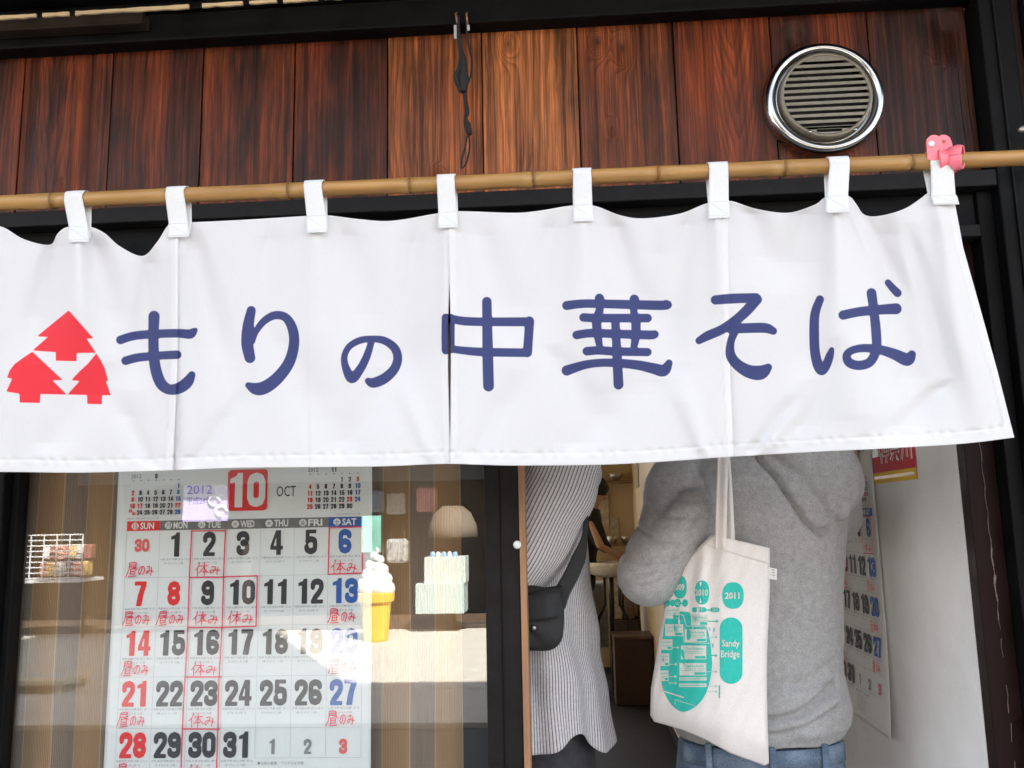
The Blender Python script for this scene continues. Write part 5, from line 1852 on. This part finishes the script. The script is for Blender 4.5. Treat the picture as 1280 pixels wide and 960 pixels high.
# ---------------- person in the striped shirt (stands sideways, facing left)
ps = empty('person', (-0.08, 0.37, 0.0), 'person in grey pinstriped loose shirt and dark trousers standing at the door edge', 'person')
J = dict(pelvis=(-0.075, 0.37, 0.98), chest=(-0.075, 0.37, 1.38), neck=(-0.085, 0.37, 1.58), head=(-0.11, 0.37, 1.72),
         sh_l=(-0.06, 0.22, 1.50), el_l=(-0.155, 0.20, 1.35), wr_l=(-0.36, 0.28, 1.42), sh_r=(-0.06, 0.53, 1.50), el_r=(-0.14, 0.56, 1.27), wr_r=(-0.36, 0.52, 1.38),
         hip_l=(-0.075, 0.28, 0.93), hip_r=(-0.075, 0.46, 0.93), kn_l=(-0.08, 0.28, 0.5), kn_r=(-0.06, 0.46, 0.5), an_l=(-0.06, 0.28, 0.085), an_r=(-0.04, 0.46, 0.085))
P_, R__, V_ = body(ps, J, (-1, 0, 0), SKIN, s=0.96)
hair_ob(P_, R__, ps, 0.96, 5, HAIRM, top_r=1.03)
shoes(ps, V_, (-1, 0, 0), MATS['black_leather'])
DT = mat('dark_trousers', (0.035, 0.034, 0.038), 0.85, var=0.25, scale=70, bump=0.5, bscale=700)
tb = MB()
rings(tb, [(-0.075, 0.37, 0.9, 0.118, 0.17), (-0.075, 0.37, 1.0, 0.116, 0.172), (-0.075, 0.37, 1.15, 0.112, 0.172)])
tb.capsule((-0.072, 0.28, 0.92), (-0.075, 0.28, 0.5), 0.098, 0.075, 24); tb.capsule((-0.075, 0.28, 0.5), (-0.06, 0.28, 0.13), 0.074, 0.062, 24)
tb.capsule((-0.072, 0.46, 0.92), (-0.06, 0.46, 0.5), 0.098, 0.075, 24); tb.capsule((-0.06, 0.46, 0.5), (-0.04, 0.46, 0.13), 0.074, 0.062, 24)
remeshed('trousers', tb, 0.008, 3, DT, ps, lambda co, no: 0.004 * fine_noise(co, 40, 15))

sm_, n_, b_ = new_mat('pinstripe_cotton')
a_ = N(n_, 'ShaderNodeAttribute', attribute_name='stripe')
geo = N(n_, 'ShaderNodeNewGeometry')
fr = mathn(n_, 'FRACT', a_.outputs['Fac'])
c_ = ramp(n_, fr, [(0.0, (0.60, 0.565, 0.56)), (0.46, (0.60, 0.565, 0.56)), (0.52, (0.075, 0.078, 0.10)), (0.68, (0.075, 0.078, 0.10)), (0.76, (0.50, 0.47, 0.47)), (0.84, (0.50, 0.47, 0.47)), (0.87, (0.22, 0.215, 0.24)), (0.94, (0.60, 0.565, 0.56))])
nn_ = N(n_, 'ShaderNodeTexNoise', i_Scale=260.0, i_Detail=3.0); L(n_, geo.outputs['Position'], nn_.inputs['Vector'])
c_ = mixc(n_, 1.0, c_, ramp(n_, nn_.outputs[0], [(0.3, (0.85,) * 3), (0.7, (1.1,) * 3)]), 'MULTIPLY')
L(n_, c_, b_.inputs['Base Color']); b_.inputs['Roughness'].default_value = 0.9; b_.inputs['Specular IOR Level'].default_value = 0.15
bp = N(n_, 'ShaderNodeBump', i_Strength=0.4, i_Distance=0.0006); L(n_, nn_.outputs[0], bp.inputs['Height']); L(n_, bp.outputs[0], b_.inputs['Normal'])
STRIPE = sm_


def striped(name, fn, nu, nv, sfn, parent, solid=0.0015):
    o = MB().grid(fn, nu, nv).build(name, STRIPE, parent, smooth=True, solid=solid, fix=False)
    at_ = o.data.attributes.new('stripe', 'FLOAT', 'POINT')
    at_.data.foreach_set('value', np.array([sfn(i / nu, j / nv) for j in range(nv + 1) for i in range(nu + 1)], dtype=np.float32))
    return o


def shirt(u, v):
    a = math.pi * 0.5 + 2 * math.pi * u           # seam on the far side
    zt = 1.60
    # lower edge: high notch towards the right, longer tail behind
    lo = 1.085 + 0.030 * math.exp(-((a - math.radians(305)) / 0.25) ** 2) - 0.02 * math.exp(-((a - math.radians(335)) / 0.3) ** 2) - 0.004 * math.cos(a * 2)
    z = zt + (lo - zt) * v
    k = np.interp(z, [1.05, 1.15, 1.3, 1.42, 1.52, 1.57, 1.60], [0.147, 0.140, 0.126, 0.118, 0.112, 0.085, 0.06])
    ky = np.interp(z, [1.05, 1.15, 1.3, 1.42, 1.52, 1.57, 1.60], [0.222, 0.212, 0.202, 0.200, 0.192, 0.15, 0.08])
    fold = 0.0065 * math.sin(a * 7 + z * 3) * v + 0.0035 * math.sin(a * 17 + 1.0 + z * 9) * v * v + 0.003 * math.sin(z * 31 + a * 5 + 1.0) * v + 0.004 * math.sin(z * 45 + a * 3) * math.exp(-((z - 1.22) / 0.1) ** 2)
    cx_ = -0.080 + 0.006 * v
    return Vector((cx_ + (k + fold) * math.cos(a), 0.37 + (ky + fold) * math.sin(a), z))


striped('shirt', shirt, 300, 110, lambda u, v: u * 172 + 0.25 * math.sin(v * 7 + u * 40), ps)
arm = [Vector(p) for p in smooth_pts([(-0.010, 0.245, 1.600), (-0.035, 0.205, 1.54), (-0.090, 0.185, 1.435), (-0.150, 0.195, 1.355), (-0.21, 0.225, 1.35), (-0.28, 0.25, 1.38)], 8)]


def sleeve(u, v):
    k = v * (len(arm) - 1); i = min(int(k), len(arm) - 2)
    c = arm[i].lerp(arm[i + 1], k - i)
    t = (arm[i + 1] - arm[i]).normalized()
    nrm = Vector((0, 1, 0)); nrm = (nrm - t * nrm.dot(t)).normalized(); b = t.cross(nrm)
    a = 2 * math.pi * u
    r = 0.082 - 0.016 * v + 0.004 * math.sin(v * 34 + math.sin(a) * 2.5) * (0.3 + v) + 0.003 * math.sin(a * 3 + v * 12)
    return c + nrm * math.cos(a) * r + b * math.sin(a) * r


striped('sleeve', sleeve, 120, 90, lambda u, v: u * 72 + 0.3 * math.sin(v * 9), ps)

# waist bag worn by that person
wb = empty('waist_bag', at(675, 770, 0.12), 'small black waist bag with flap and diagonal strap on the striped shirt', 'bag')
BN = mat('black_nylon', (0.012, 0.012, 0.013), 0.6, var=0.3, scale=300, bump=0.6, bscale=900)
poly = [(600, 736), (657, 733), (684, 736), (700, 732), (705, 761), (700, 798), (691, 810), (672, 814), (640, 815), (600, 815)]


def cushion(u, v):
    a = 2 * math.pi * u
    ca, sa = math.cos(a), math.sin(a)
    k = abs(ca) ** 4.5 + abs(sa) ** 4.5
    k = k ** (-1 / 4.5)
    px_ = 650 + 55 * ca * k * (1 - 0.0 * v) + (6 if ca > 0 and sa > 0 else 0) * -abs(sa * k) ** 3
    py_ = 774 + 41 * sa * k + 1.5 * math.sin(px_ / 9.0)
    # v runs front centre -> rim -> back centre
    t = abs(2 * v - 1)
    sx = 1 - t ** 5 if t < 1 else 0.0
    r = (1 - t ** 3.5) ** 0.5 if t < 1 else 0.0
    dep = 0.125 + (0.022 if v > 0.5 else -0.022) * (t ** 0.8)
    q_ = 0.02 + 0.98 * r
    return at(650 + (px_ - 650) * q_, 774 + (py_ - 774) * q_, dep + 0.0015 * math.sin(px_ / 6.0 + py_ / 8.0))


MB().grid(cushion, 64, 24).build('pouch', BN, wb, smooth=True)
MB().grid(lambda u, v: at(598 + u * 104 - 4 * v * v, 737 + v * 40 + 2 * math.sin(u * 5) - 3 * u ** 6, 0.1005 + 0.014 * (1 - min(1, v * 4)) + 0.012 * max(0, u - 0.85) / 0.15 - 0.0015 * math.sin(u * 9)), 20, 10).build('flap', BN, wb, smooth=True, solid=0.003)
q = at(667, 785, 0.1015)
MB().lathe([(0.0001, -0.003), (0.003, -0.0026), (0.0048, -0.001), (0.005, 0.002)], q, n=20).build('snap_button', mat('gunmetal', (0.35, 0.35, 0.36), 0.3, metal=1.0), wb, smooth=True)


def strap(u, v):
    ctr = smooth_pts([(724, 600, 0.20), (732, 640, 0.185), (729, 680, 0.165), (716, 715, 0.148), (703, 740, 0.138), (695, 765, 0.13)], 6)
    k = v * (len(ctr) - 1); i = min(int(k), len(ctr) - 2); f = k - i
    x, y, d = [ctr[i][j] + (ctr[i + 1][j] - ctr[i][j]) * f for j in range(3)]
    wd = np.interp(v, [0, 0.35, 0.5, 0.9, 1], [2.5, 3.5, 9, 10, 6])
    return at(x + (u - 0.5) * 2 * wd * 0.9, y + (u - 0.5) * 2 * wd * 0.5, d)


MB().grid(strap, 6, 40).build('strap', BN, wb, smooth=True, solid=0.003)

# ---------------- cook far inside
pk_ = empty('person', (0.25, 6.3, 0.0), 'cook with curly dark hair in black shirt bending over the basin at the back', 'person')
J = dict(pelvis=(0.10, 6.45, 1.0), chest=(0.17, 6.42, 1.38), neck=(0.22, 6.40, 1.60), head=(0.262, 6.38, 1.735),
         sh_l=(0.19, 6.58, 1.53), el_l=(0.28, 6.55, 1.28), wr_l=(0.40, 6.40, 1.19), sh_r=(0.18, 6.22, 1.53), el_r=(0.27, 6.20, 1.27), wr_r=(0.39, 6.30, 1.19),
         hip_l=(0.10, 6.54, 0.95), hip_r=(0.10, 6.36, 0.95), kn_l=(0.10, 6.54, 0.5), kn_r=(0.10, 6.36, 0.5), an_l=(0.08, 6.54, 0.085), an_r=(0.08, 6.36, 0.085))
P_, R__, V_ = body(pk_, J, (1, 0, 0), SKIN, s=0.95, pitch=0.5)
hair_ob(P_, R__, pk_, 0.97, 9, mat('brown_black_hair', (0.02, 0.013, 0.009), 0.6, bump=1.0), top_r=1.2, curly=1.0)
shoes(pk_, V_, (1, 0, 0), MATS['black_leather'])
ts = MB()
rings(ts, [(0.10, 6.45, 0.92, 0.125, 0.18), (0.125, 6.44, 1.15, 0.115, 0.17), (0.16, 6.42, 1.35, 0.125, 0.185), (0.19, 6.41, 1.5, 0.11, 0.18), (0.21, 6.40, 1.585, 0.07, 0.09)])
for sgn, yy_ in ((1, 6.57), (-1, 6.23)):
    ts.capsule((0.19, yy_ - 0.02 * sgn, 1.52), (0.275, yy_ - 0.01 * sgn, 1.29), 0.085, 0.066)
    ts.capsule((0.275, yy_ - 0.01 * sgn, 1.29), (0.32, yy_ - 0.05 * sgn, 1.25), 0.062, 0.052)
remeshed('black_shirt', ts, 0.01, 3, mat('black_cotton', (0.018, 0.017, 0.018), 0.9), pk_, lambda co, no: 0.004 * fine_noise(co, 40, 3))
tr = MB()
rings(tr, [(0.10, 6.45, 0.88, 0.12, 0.17), (0.10, 6.45, 1.0, 0.115, 0.165)])
for yy_ in (6.36, 6.54):
    tr.capsule((0.10, yy_, 0.9), (0.09, yy_, 0.12), 0.095, 0.062)
remeshed('trousers', tr, 0.012, 3, DT, pk_)

# ================================================================== INSIDE THE SHOP
cab = empty('storage_cabinet', (0.68, 6.0, 0.0), 'tall cream storage cabinet with long handle along the right wall', 'cabinet')
CAB = mat('cream_laminate', (0.54, 0.43, 0.27), 0.5, scale=3, var=0.05)
bx(0.672, 0.699, 3.9, 7.6, 0.075, 2.4).build('carcass', CAB, cab)
for k, (y0, y1) in enumerate(((3.95, 5.0), (5.006, 6.05), (6.056, 7.1))):
    bx(0.662, 0.6715, y0, y1, 0.10, 1.25).build('door', CAB, cab, bevel=0.003)
    bx(0.662, 0.6715, y0, y1, 1.256, 2.35).build('door', CAB, cab, bevel=0.003)
for yy_ in (5.72, 4.7, 6.8):
    MB().tube([(0.661, yy_, 1.02), (0.645, yy_, 1.0), (0.645, yy_, 0.88), (0.661, yy_, 0.86)], 0.006, 8).build('handle', mat('dark_handle', (0.1, 0.08, 0.06), 0.4), cab, smooth=True)
ct = empty('dark_crate', (0.50, 5.95, 0.0), 'dark brown box standing on the floor before the basin', 'crate')
bx(0.34, 0.655, 5.85, 6.2, 0.006, 0.52).build('case', mat('dark_box', (0.05, 0.024, 0.016), 0.6), ct, bevel=0.006)
bx(0.335, 0.660, 5.845, 6.205, 0.521, 0.545).build('lid', mat('dark_box_lid', (0.10, 0.055, 0.035), 0.5), ct, bevel=0.003)
sk = empty('wash_basin', (0.36, 6.35, 1.05), 'white wash basin under the hands of the cook with dark pipes below', 'basin')
MB().lathe([(0.10, -0.10), (0.19, -0.07), (0.22, 0.0), (0.225, 0.03), (0.215, 0.032), (0.20, 0.01), (0.15, -0.05), (0.02, -0.07)], (0.36, 6.35, 1.09), n=40, axis='z').build('bowl', mat('white_ceramic', (0.78, 0.74, 0.66), 0.2), sk, smooth=True)
for dx, r_ in ((0.0, 0.022), (0.07, 0.014), (-0.06, 0.012)):
    MB().tube([(0.36 + dx, 6.36, 1.0), (0.36 + dx, 6.37, 0.75), (0.36 + dx * 2.0, 6.42, 0.62), (0.36 + dx * 2, 6.45, 0.3), (0.36 + dx * 2, 6.5, 0.01)], r_, 10).build('pipe', mat('dark_pipe', (0.05, 0.045, 0.04), 0.4, metal=0.5), sk, smooth=True)
tag(bx(0.13, 0.34, 6.62, 6.95, 0.35, 0.92).build('white_tub', mat('tub_white', (0.5, 0.48, 0.44), 0.5), bevel=0.02), 'pale plastic tub standing behind the pipes of the basin', 'tub')
for k, (x0, x1, z0, z1, c, lab_) in enumerate(((0.27, 0.42, 1.42, 1.78, (0.62, 0.55, 0.45), 'sheet of paper pinned to the back wall beside the cook'), (0.44, 0.52, 1.30, 1.50, (0.45, 0.40, 0.32), 'small notice pinned low on the back wall above the basin'))):
    o = bx(x0, x1, 7.68, 7.695, z0, z1).build('paper_notice', mat('paper_%s' % 'ab'[k], c, 0.8, scale=30, var=0.25), bevel=0.002)
    tag(o, lab_, 'notice')
o = bx(0.655, 0.660, 6.6, 6.95, 1.78, 2.15).build('newspaper_cutting', mat('newsprint', (0.30, 0.24, 0.16), 0.8, scale=60, var=0.8, stretch=(1, 3, 8)))
tag(o, 'printed newspaper cutting stuck on the cream cabinet door', 'notice')
tag(MB().tube([(0.16, 7.45, 0.0), (0.16, 7.45, 2.5)], 0.035, 16).build('wall_pipe', mat('brown_pipe', (0.12, 0.07, 0.04), 0.5), smooth=True), 'brown vertical pipe rising behind the head of the cook', 'pipe')
for k, (x, z, ln, lab_) in enumerate(((0.30, 2.02, 0.20, 'dark ladle hanging left of the upper shelf'), (0.36, 2.02, 0.26, 'long dark skimmer hanging nearest the upper shelf'), (0.24, 2.02, 0.15, 'short dark whisk hanging next to the brown pipe'))):
    e = empty('kitchen_utensil', (x, 7.64, z), lab_, 'utensil', 'kitchen utensils on the back wall')
    MB().tube([(x, 7.64, z), (x, 7.64, z - ln)], 0.007, 8).build('handle', mat('dark_handle2', (0.06, 0.045, 0.035), 0.4), e, smooth=True)
    MB().ell((x, 7.62, z - ln - 0.03), (0.04, 0.025, 0.045), 14, 10).build('head', mat('utensil_steel', (0.2, 0.17, 0.14), 0.4, metal=0.7), e, smooth=True)
for k, (x0, x1, z0, z1, c) in enumerate(((0.40, 0.50, 0.80, 1.02, (0.35, 0.28, 0.2)), (0.52, 0.62, 0.72, 0.95, (0.16, 0.10, 0.07)))):
    o = bx(x0, x1, 7.3, 7.6, 0.52, z1).build('stacked_tin', mat('tin_%d' % k, c, 0.4, var=0.4), bevel=0.01)
    tag(o, ['tan tin standing behind the basin', 'dark brown tin standing right of the tan tin'][k], 'tin')
bx(0.38, 0.66, 7.25, 7.65, 0.004, 0.515).build('low_counter', mat('counter_dark', (0.05, 0.035, 0.025), 0.6), shop)
sh_ = empty('wall_shelf', (0.5, 7.55, 1.2), 'narrow shelf with steel bowls on the back wall right of the cook', 'shelf')
for z in (1.22, 1.86):
    bx(0.36, 0.66, 7.45, 7.695, z, z + 0.02).build('board', mat('shelf_wood', (0.2, 0.12, 0.06), 0.6), sh_)
for k, (x, z, r_) in enumerate(((0.44, 1.241, 0.06), (0.58, 1.241, 0.055), (0.5, 1.881, 0.07))):
    o = MB().lathe([(r_ * 0.5, 0.0), (r_ * 0.9, 0.04), (r_, 0.08), (r_ * 0.96, 0.08), (r_ * 0.8, 0.03), (0.001, 0.01)], (x, 7.55, z), n=24, axis='z').build('steel_bowl', mat('steel', (0.5, 0.48, 0.45), 0.3, metal=0.9), smooth=True)
    tag(o, ['steel bowl on the left of the lower shelf', 'steel bowl on the right of the lower shelf', 'larger steel bowl alone on the upper shelf'][k], 'bowl', 'steel bowls on the shelves')

# ================================================================== ACROSS THE STREET (what the glass mirrors)
YO = -11.3
opp = empty('opposite_shop', (-2, YO, 0), 'brown fronted goods shop on the far side of the street mirrored in the glass', 'building')
OW = mat('opposite_wall', (0.085, 0.060, 0.042), 0.8, scale=3, var=0.3, bump=0.3)
bx(-14, 6, YO - 6.0, YO - 1.6, 0.0, 6.0).build('wall', OW, opp)
bx(-14, 6, YO - 1.6, YO, 2.75, 6.0).build('upper_wall', mat('opposite_upper', (0.26, 0.23, 0.19), 0.8, scale=2, var=0.15), opp)
bx(-14, 6, YO + 0.0, YO + 1.3, 2.95, 3.02).build('awning', mat('awning_brown', (0.14, 0.10, 0.08), 0.8), opp)
bx(-14, 6, YO - 1.59, YO + 0.42, 0.0, 0.06).build('cover_step', OW, opp)  # added dark cover over paving that would mirror as a sunlit line
for k, x in enumerate((-10.5, -8.9, -6.9, -4.9, -2.85, -0.55, 1.8)):
    bx(x, x + 0.14, YO - 0.12, YO, 0.0, 2.75).build('post', mat('opposite_post', (0.05, 0.035, 0.028), 0.6), opp)
for k in range(9):
    bx(-10 + k * 1.5, -9.1 + k * 1.5, YO + 0.001, YO + 0.03, 3.6, 4.9).build('window', mat('opposite_window', (0.10, 0.13, 0.15), 0.15, var=0.2), opp)
bx(-4.6, 1.6, YO - 0.06, YO - 0.02, 0.0, 0.16).build('sill', mat('sill_brown', (0.13, 0.08, 0.05), 0.7), opp)


def flat_at(px0, px1, py0, py1, y, th, name, m, parent=None, **kw):
    a, b = opposite(px0, py0, y), opposite(px1, py1, y)
    return bx(min(a.x, b.x), max(a.x, b.x), y - th, y, min(a.z, b.z), max(a.z, b.z)).build(name, m, parent, **kw)


bags_ = [(483, 507, 600, 643, (0.42, 0.43, 0.42), 'pale grey handbag hanging in the opposite shop'), (520, 546, 590, 640, (0.75, 0.30, 0.28), 'pink handbag hanging in the opposite shop'),
         (483, 510, 655, 704, (0.30, 0.16, 0.15), 'dark patterned bag hanging below the grey handbag'), (462, 480, 596, 640, (0.22, 0.27, 0.35), 'slate blue bag at the edge of the opposite display')]
for (a, b, c, d, colr, lab_) in bags_:
    p0, p1 = opposite(a, c, YO + 0.15), opposite(b, d, YO + 0.15)
    x0, x1, z1, z0 = p0.x, p1.x, p0.z, p1.z
    e = empty('hanging_bag', ((x0 + x1) / 2, YO + 0.15, z0), lab_, 'bag', 'bags hanging in the opposite shop')
    zt_ = z0 + (z1 - z0) * 0.62
    mbx = MB()
    mbx.box(x0, x1, YO + 0.05, YO + 0.2, z0, zt_)
    mbx.build('pouch', mat('bag_%d' % a, colr, 0.7, scale=18, var=0.5), e, bevel=0.05)
    MB().tube([(x0 + 0.06, YO + 0.13, zt_), (x0 + 0.08, YO + 0.13, z1 - 0.05), ((x0 + x1) / 2, YO + 0.13, z1), (x1 - 0.08, YO + 0.13, z1 - 0.05), (x1 - 0.06, YO + 0.13, zt_)], 0.016, 8).build('handle', mat('bag_handle', (0.1, 0.08, 0.07), 0.6), e, smooth=True)
WB = mat('white_box', (0.50, 0.60, 0.58), 0.5, var=0.04)
o = flat_at(519, 580, 730, 767, YO + 0.9, 0.5, 'white_carton', WB, bevel=0.01); tag(o, 'wide white carton on the pavement under a taller one', 'box')
o = flat_at(530, 582, 696.5, 729, YO + 0.85, 0.4, 'white_carton', mat('white_box2', (0.60, 0.66, 0.62), 0.5), bevel=0.01); tag(o, 'white carton standing on top of the wider carton', 'box')
for k in range(5):
    a = opposite(541 + k * 7, 695.5, YO + 0.7)
    o = MB().ell((a.x, a.y, a.z + 0.02), (0.04, 0.04, 0.05), 10, 8).build('goods_packet', mat(['blue_pack', 'white_pack'][k % 2], [(0.25, 0.45, 0.7), (0.7, 0.68, 0.66)][k % 2], 0.4), smooth=True)
    tag(o, '%s rounded packet, %s from left on top of the white carton' % (['blue', 'white'][k % 2], ['first', 'second', 'third', 'fourth', 'fifth'][k]), 'packet', 'packets on the white carton')
# shaded lamp
lp = opposite(566, 652, YO + 0.4)
e = empty('floor_lamp', (lp.x, YO + 0.4, 0), 'floor lamp with wide cream shade in front of the opposite shop', 'lamp')
MB().lathe([(0.36, -0.22), (0.34, -0.05), (0.26, 0.12), (0.14, 0.22)], lp, n=32, axis='z').build('shade', mat('shade_cream', (0.20, 0.16, 0.12), 0.8), e, smooth=True, solid=0.01)
MB().tube([(lp.x, YO + 0.4, 0.02), (lp.x, YO + 0.4, lp.z)], 0.02, 10).build('stem', BLK, e)
MB().lathe([(0.001, 0.03), (0.16, 0.02), (0.17, 0.001)], (lp.x, YO + 0.4, 0), n=24, axis='z').build('base', BLK, e)
# soft ice cream display
ic = opposite(470, 735, YO + 1.6)
e = empty('ice_cream_display', (ic.x, ic.y, 0.008), 'giant soft ice cream cone display standing on sunlit pavement', 'display')
zb, zt_ = opposite(464, 787, YO + 1.6).z, opposite(464, 680, YO + 1.6).z
zb = 0.008
mid_ = zb + (zt_ - zb) * 0.49
MB().lathe([(0.001, 0), (0.15, 0.0), (0.16, 0.03), (0.195, mid_ - zb - 0.12), (0.235, mid_ - zb - 0.10), (0.245, mid_ - zb), (0.21, mid_ - zb + 0.01), (0.001, mid_ - zb)], (ic.x, ic.y, zb), n=28, axis='z').build('cone', mat('cone_yellow', (0.85, 0.52, 0.06), 0.5, var=0.05), e)
sw = MB()
pts, rr = [], []
for k in range(120):
    t = k / 119
    a = t * 2 * math.pi * 4.2
    r_ = 0.155 * (1 - t) ** 0.8
    pts.append((ic.x + r_ * math.cos(a), ic.y + r_ * math.sin(a), mid_ + 0.05 + (zt_ - mid_ - 0.1) * t)); rr.append(0.092 * (1 - t) ** 0.7 + 0.012)
sw.tube(pts, rr, 12).build('swirl', mat('ice_white', (0.85, 0.86, 0.88), 0.4), e, smooth=True)
# teal and yellow flag behind the cone
o = flat_at(452, 476, 645, 690, YO + 0.9, 0.02, 'banner_flag', mat('banner_teal', (0.25, 0.62, 0.50), 0.7, scale=3, var=0.4)); tag(o, 'teal banner hanging behind the giant ice cream cone', 'banner')
# lavender signboard
lv = empty('lavender_sign', opposite(258, 625, YO + 0.5), 'lavender signboard with pink scribbled writing hanging over opposite shopfront', 'sign')
flat_at(230, 284, 598, 651, YO + 0.5, 0.05, 'board', mat('lavender', (0.50, 0.42, 0.78), 0.6, var=0.08, scale=3), lv)
for k in range(4):
    c0 = opposite(268 + (k % 2) * 9, 600 + k * 13, YO + 0.51)
    MB().tube([(c0.x + 0.08 * math.cos(j * 0.6), YO + 0.52, c0.z + 0.07 * math.sin(j * 0.6)) for j in range(9)], 0.018, 6).build('scribble', mat('sign_white', (0.85, 0.8, 0.85), 0.5), lv)
# wire rack with packets on the left
rx0, rx1 = opposite(4, 724, YO + 1.2), opposite(104, 668, YO + 1.2)
e = empty('wire_rack', (rx0.x, YO + 1.2, 0), 'white wire rack holding snack packets in front of opposite shop', 'rack')
WR = mat('white_wire', (0.75, 0.75, 0.74), 0.4)
zr0, zr1 = rx0.z, rx1.z
for k in range(9):
    z = zr0 + (zr1 - zr0) * k / 8
    MB().tube([(rx0.x, YO + 1.2, z), (rx1.x, YO + 1.2, z)], 0.009, 6).build('wire', WR, e)
for k in range(7):
    x = rx0.x + (rx1.x - rx0.x) * k / 6
    MB().tube([(x, YO + 1.2, zr0), (x, YO + 1.2, zr1)], 0.010, 6).build('wire', WR, e)
for x_ in (rx0.x + 0.1, rx1.x - 0.1):
    MB().tube([(x_, YO + 0.9, 0.0), (x_, YO + 0.9, zr0 - 0.06)], 0.02, 8).build('leg', BLK, e)
bx(rx0.x, rx1.x, YO + 0.6, YO + 1.2, zr0 - 0.06, zr0 - 0.02).build('tray', WR, e)
for k in range(12):
    x = rx0.x + 0.35 + (k % 6) * 0.13 + 0.03 * (k // 6); z = zr0 + 0.02 + (k // 6) * 0.23
    o = bx(x, x + 0.11, YO + 0.8 + 0.05 * (k % 3), YO + 0.95 + 0.05 * (k % 3), z, z + 0.2).build('snack_packet', mat('pack_%d' % (k % 4), [(0.8, 0.35, 0.3), (0.75, 0.5, 0.2), (0.85, 0.8, 0.75), (0.3, 0.12, 0.1)][k % 4], 0.5, scale=20, var=0.4), bevel=0.02)
    row_ = ['lower', 'upper'][k // 6]
    tag(o, '%s snack packet, %s from left in the %s row of the wire rack' % (['salmon red', 'orange', 'pale cream', 'dark brown'][k % 4], ['first', 'second', 'third', 'fourth', 'fifth', 'sixth'][k % 6], row_), 'packet', 'snack packets on the wire rack')
# low bench with two round plates, left
b0, b1 = opposite(-20, 858, -6.4), opposite(80, 836, -6.4)
e = empty('low_bench', (b0.x, -6.4, 0), 'low pale bench with two round cushions on the pavement edge', 'bench')
bx(b0.x, b1.x, -6.9, -6.4, b0.z, b0.z + 0.05).build('top', mat('bench_sun_tint', (0.75, 0.66, 0.48), 0.6), e, bevel=0.01)  # pale colour stands in for sunlight; the bench itself lies in shade
for x in (b0.x + 0.05, b1.x - 0.08):
    for yy_ in (-6.88, -6.46):
        bx(x, x + 0.04, yy_, yy_ + 0.04, 0.0, b0.z).build('leg', MATS['bench_sun_tint'], e)
for x in (-0.42, -0.2):
    MB().lathe([(0.001, 0.03), (0.07, 0.03), (0.085, 0.0)], (b1.x + x, -6.6, b0.z + 0.05), n=24, axis='z').build('cushion', mat('cushion', (0.55, 0.6, 0.6), 0.4), e, smooth=True)
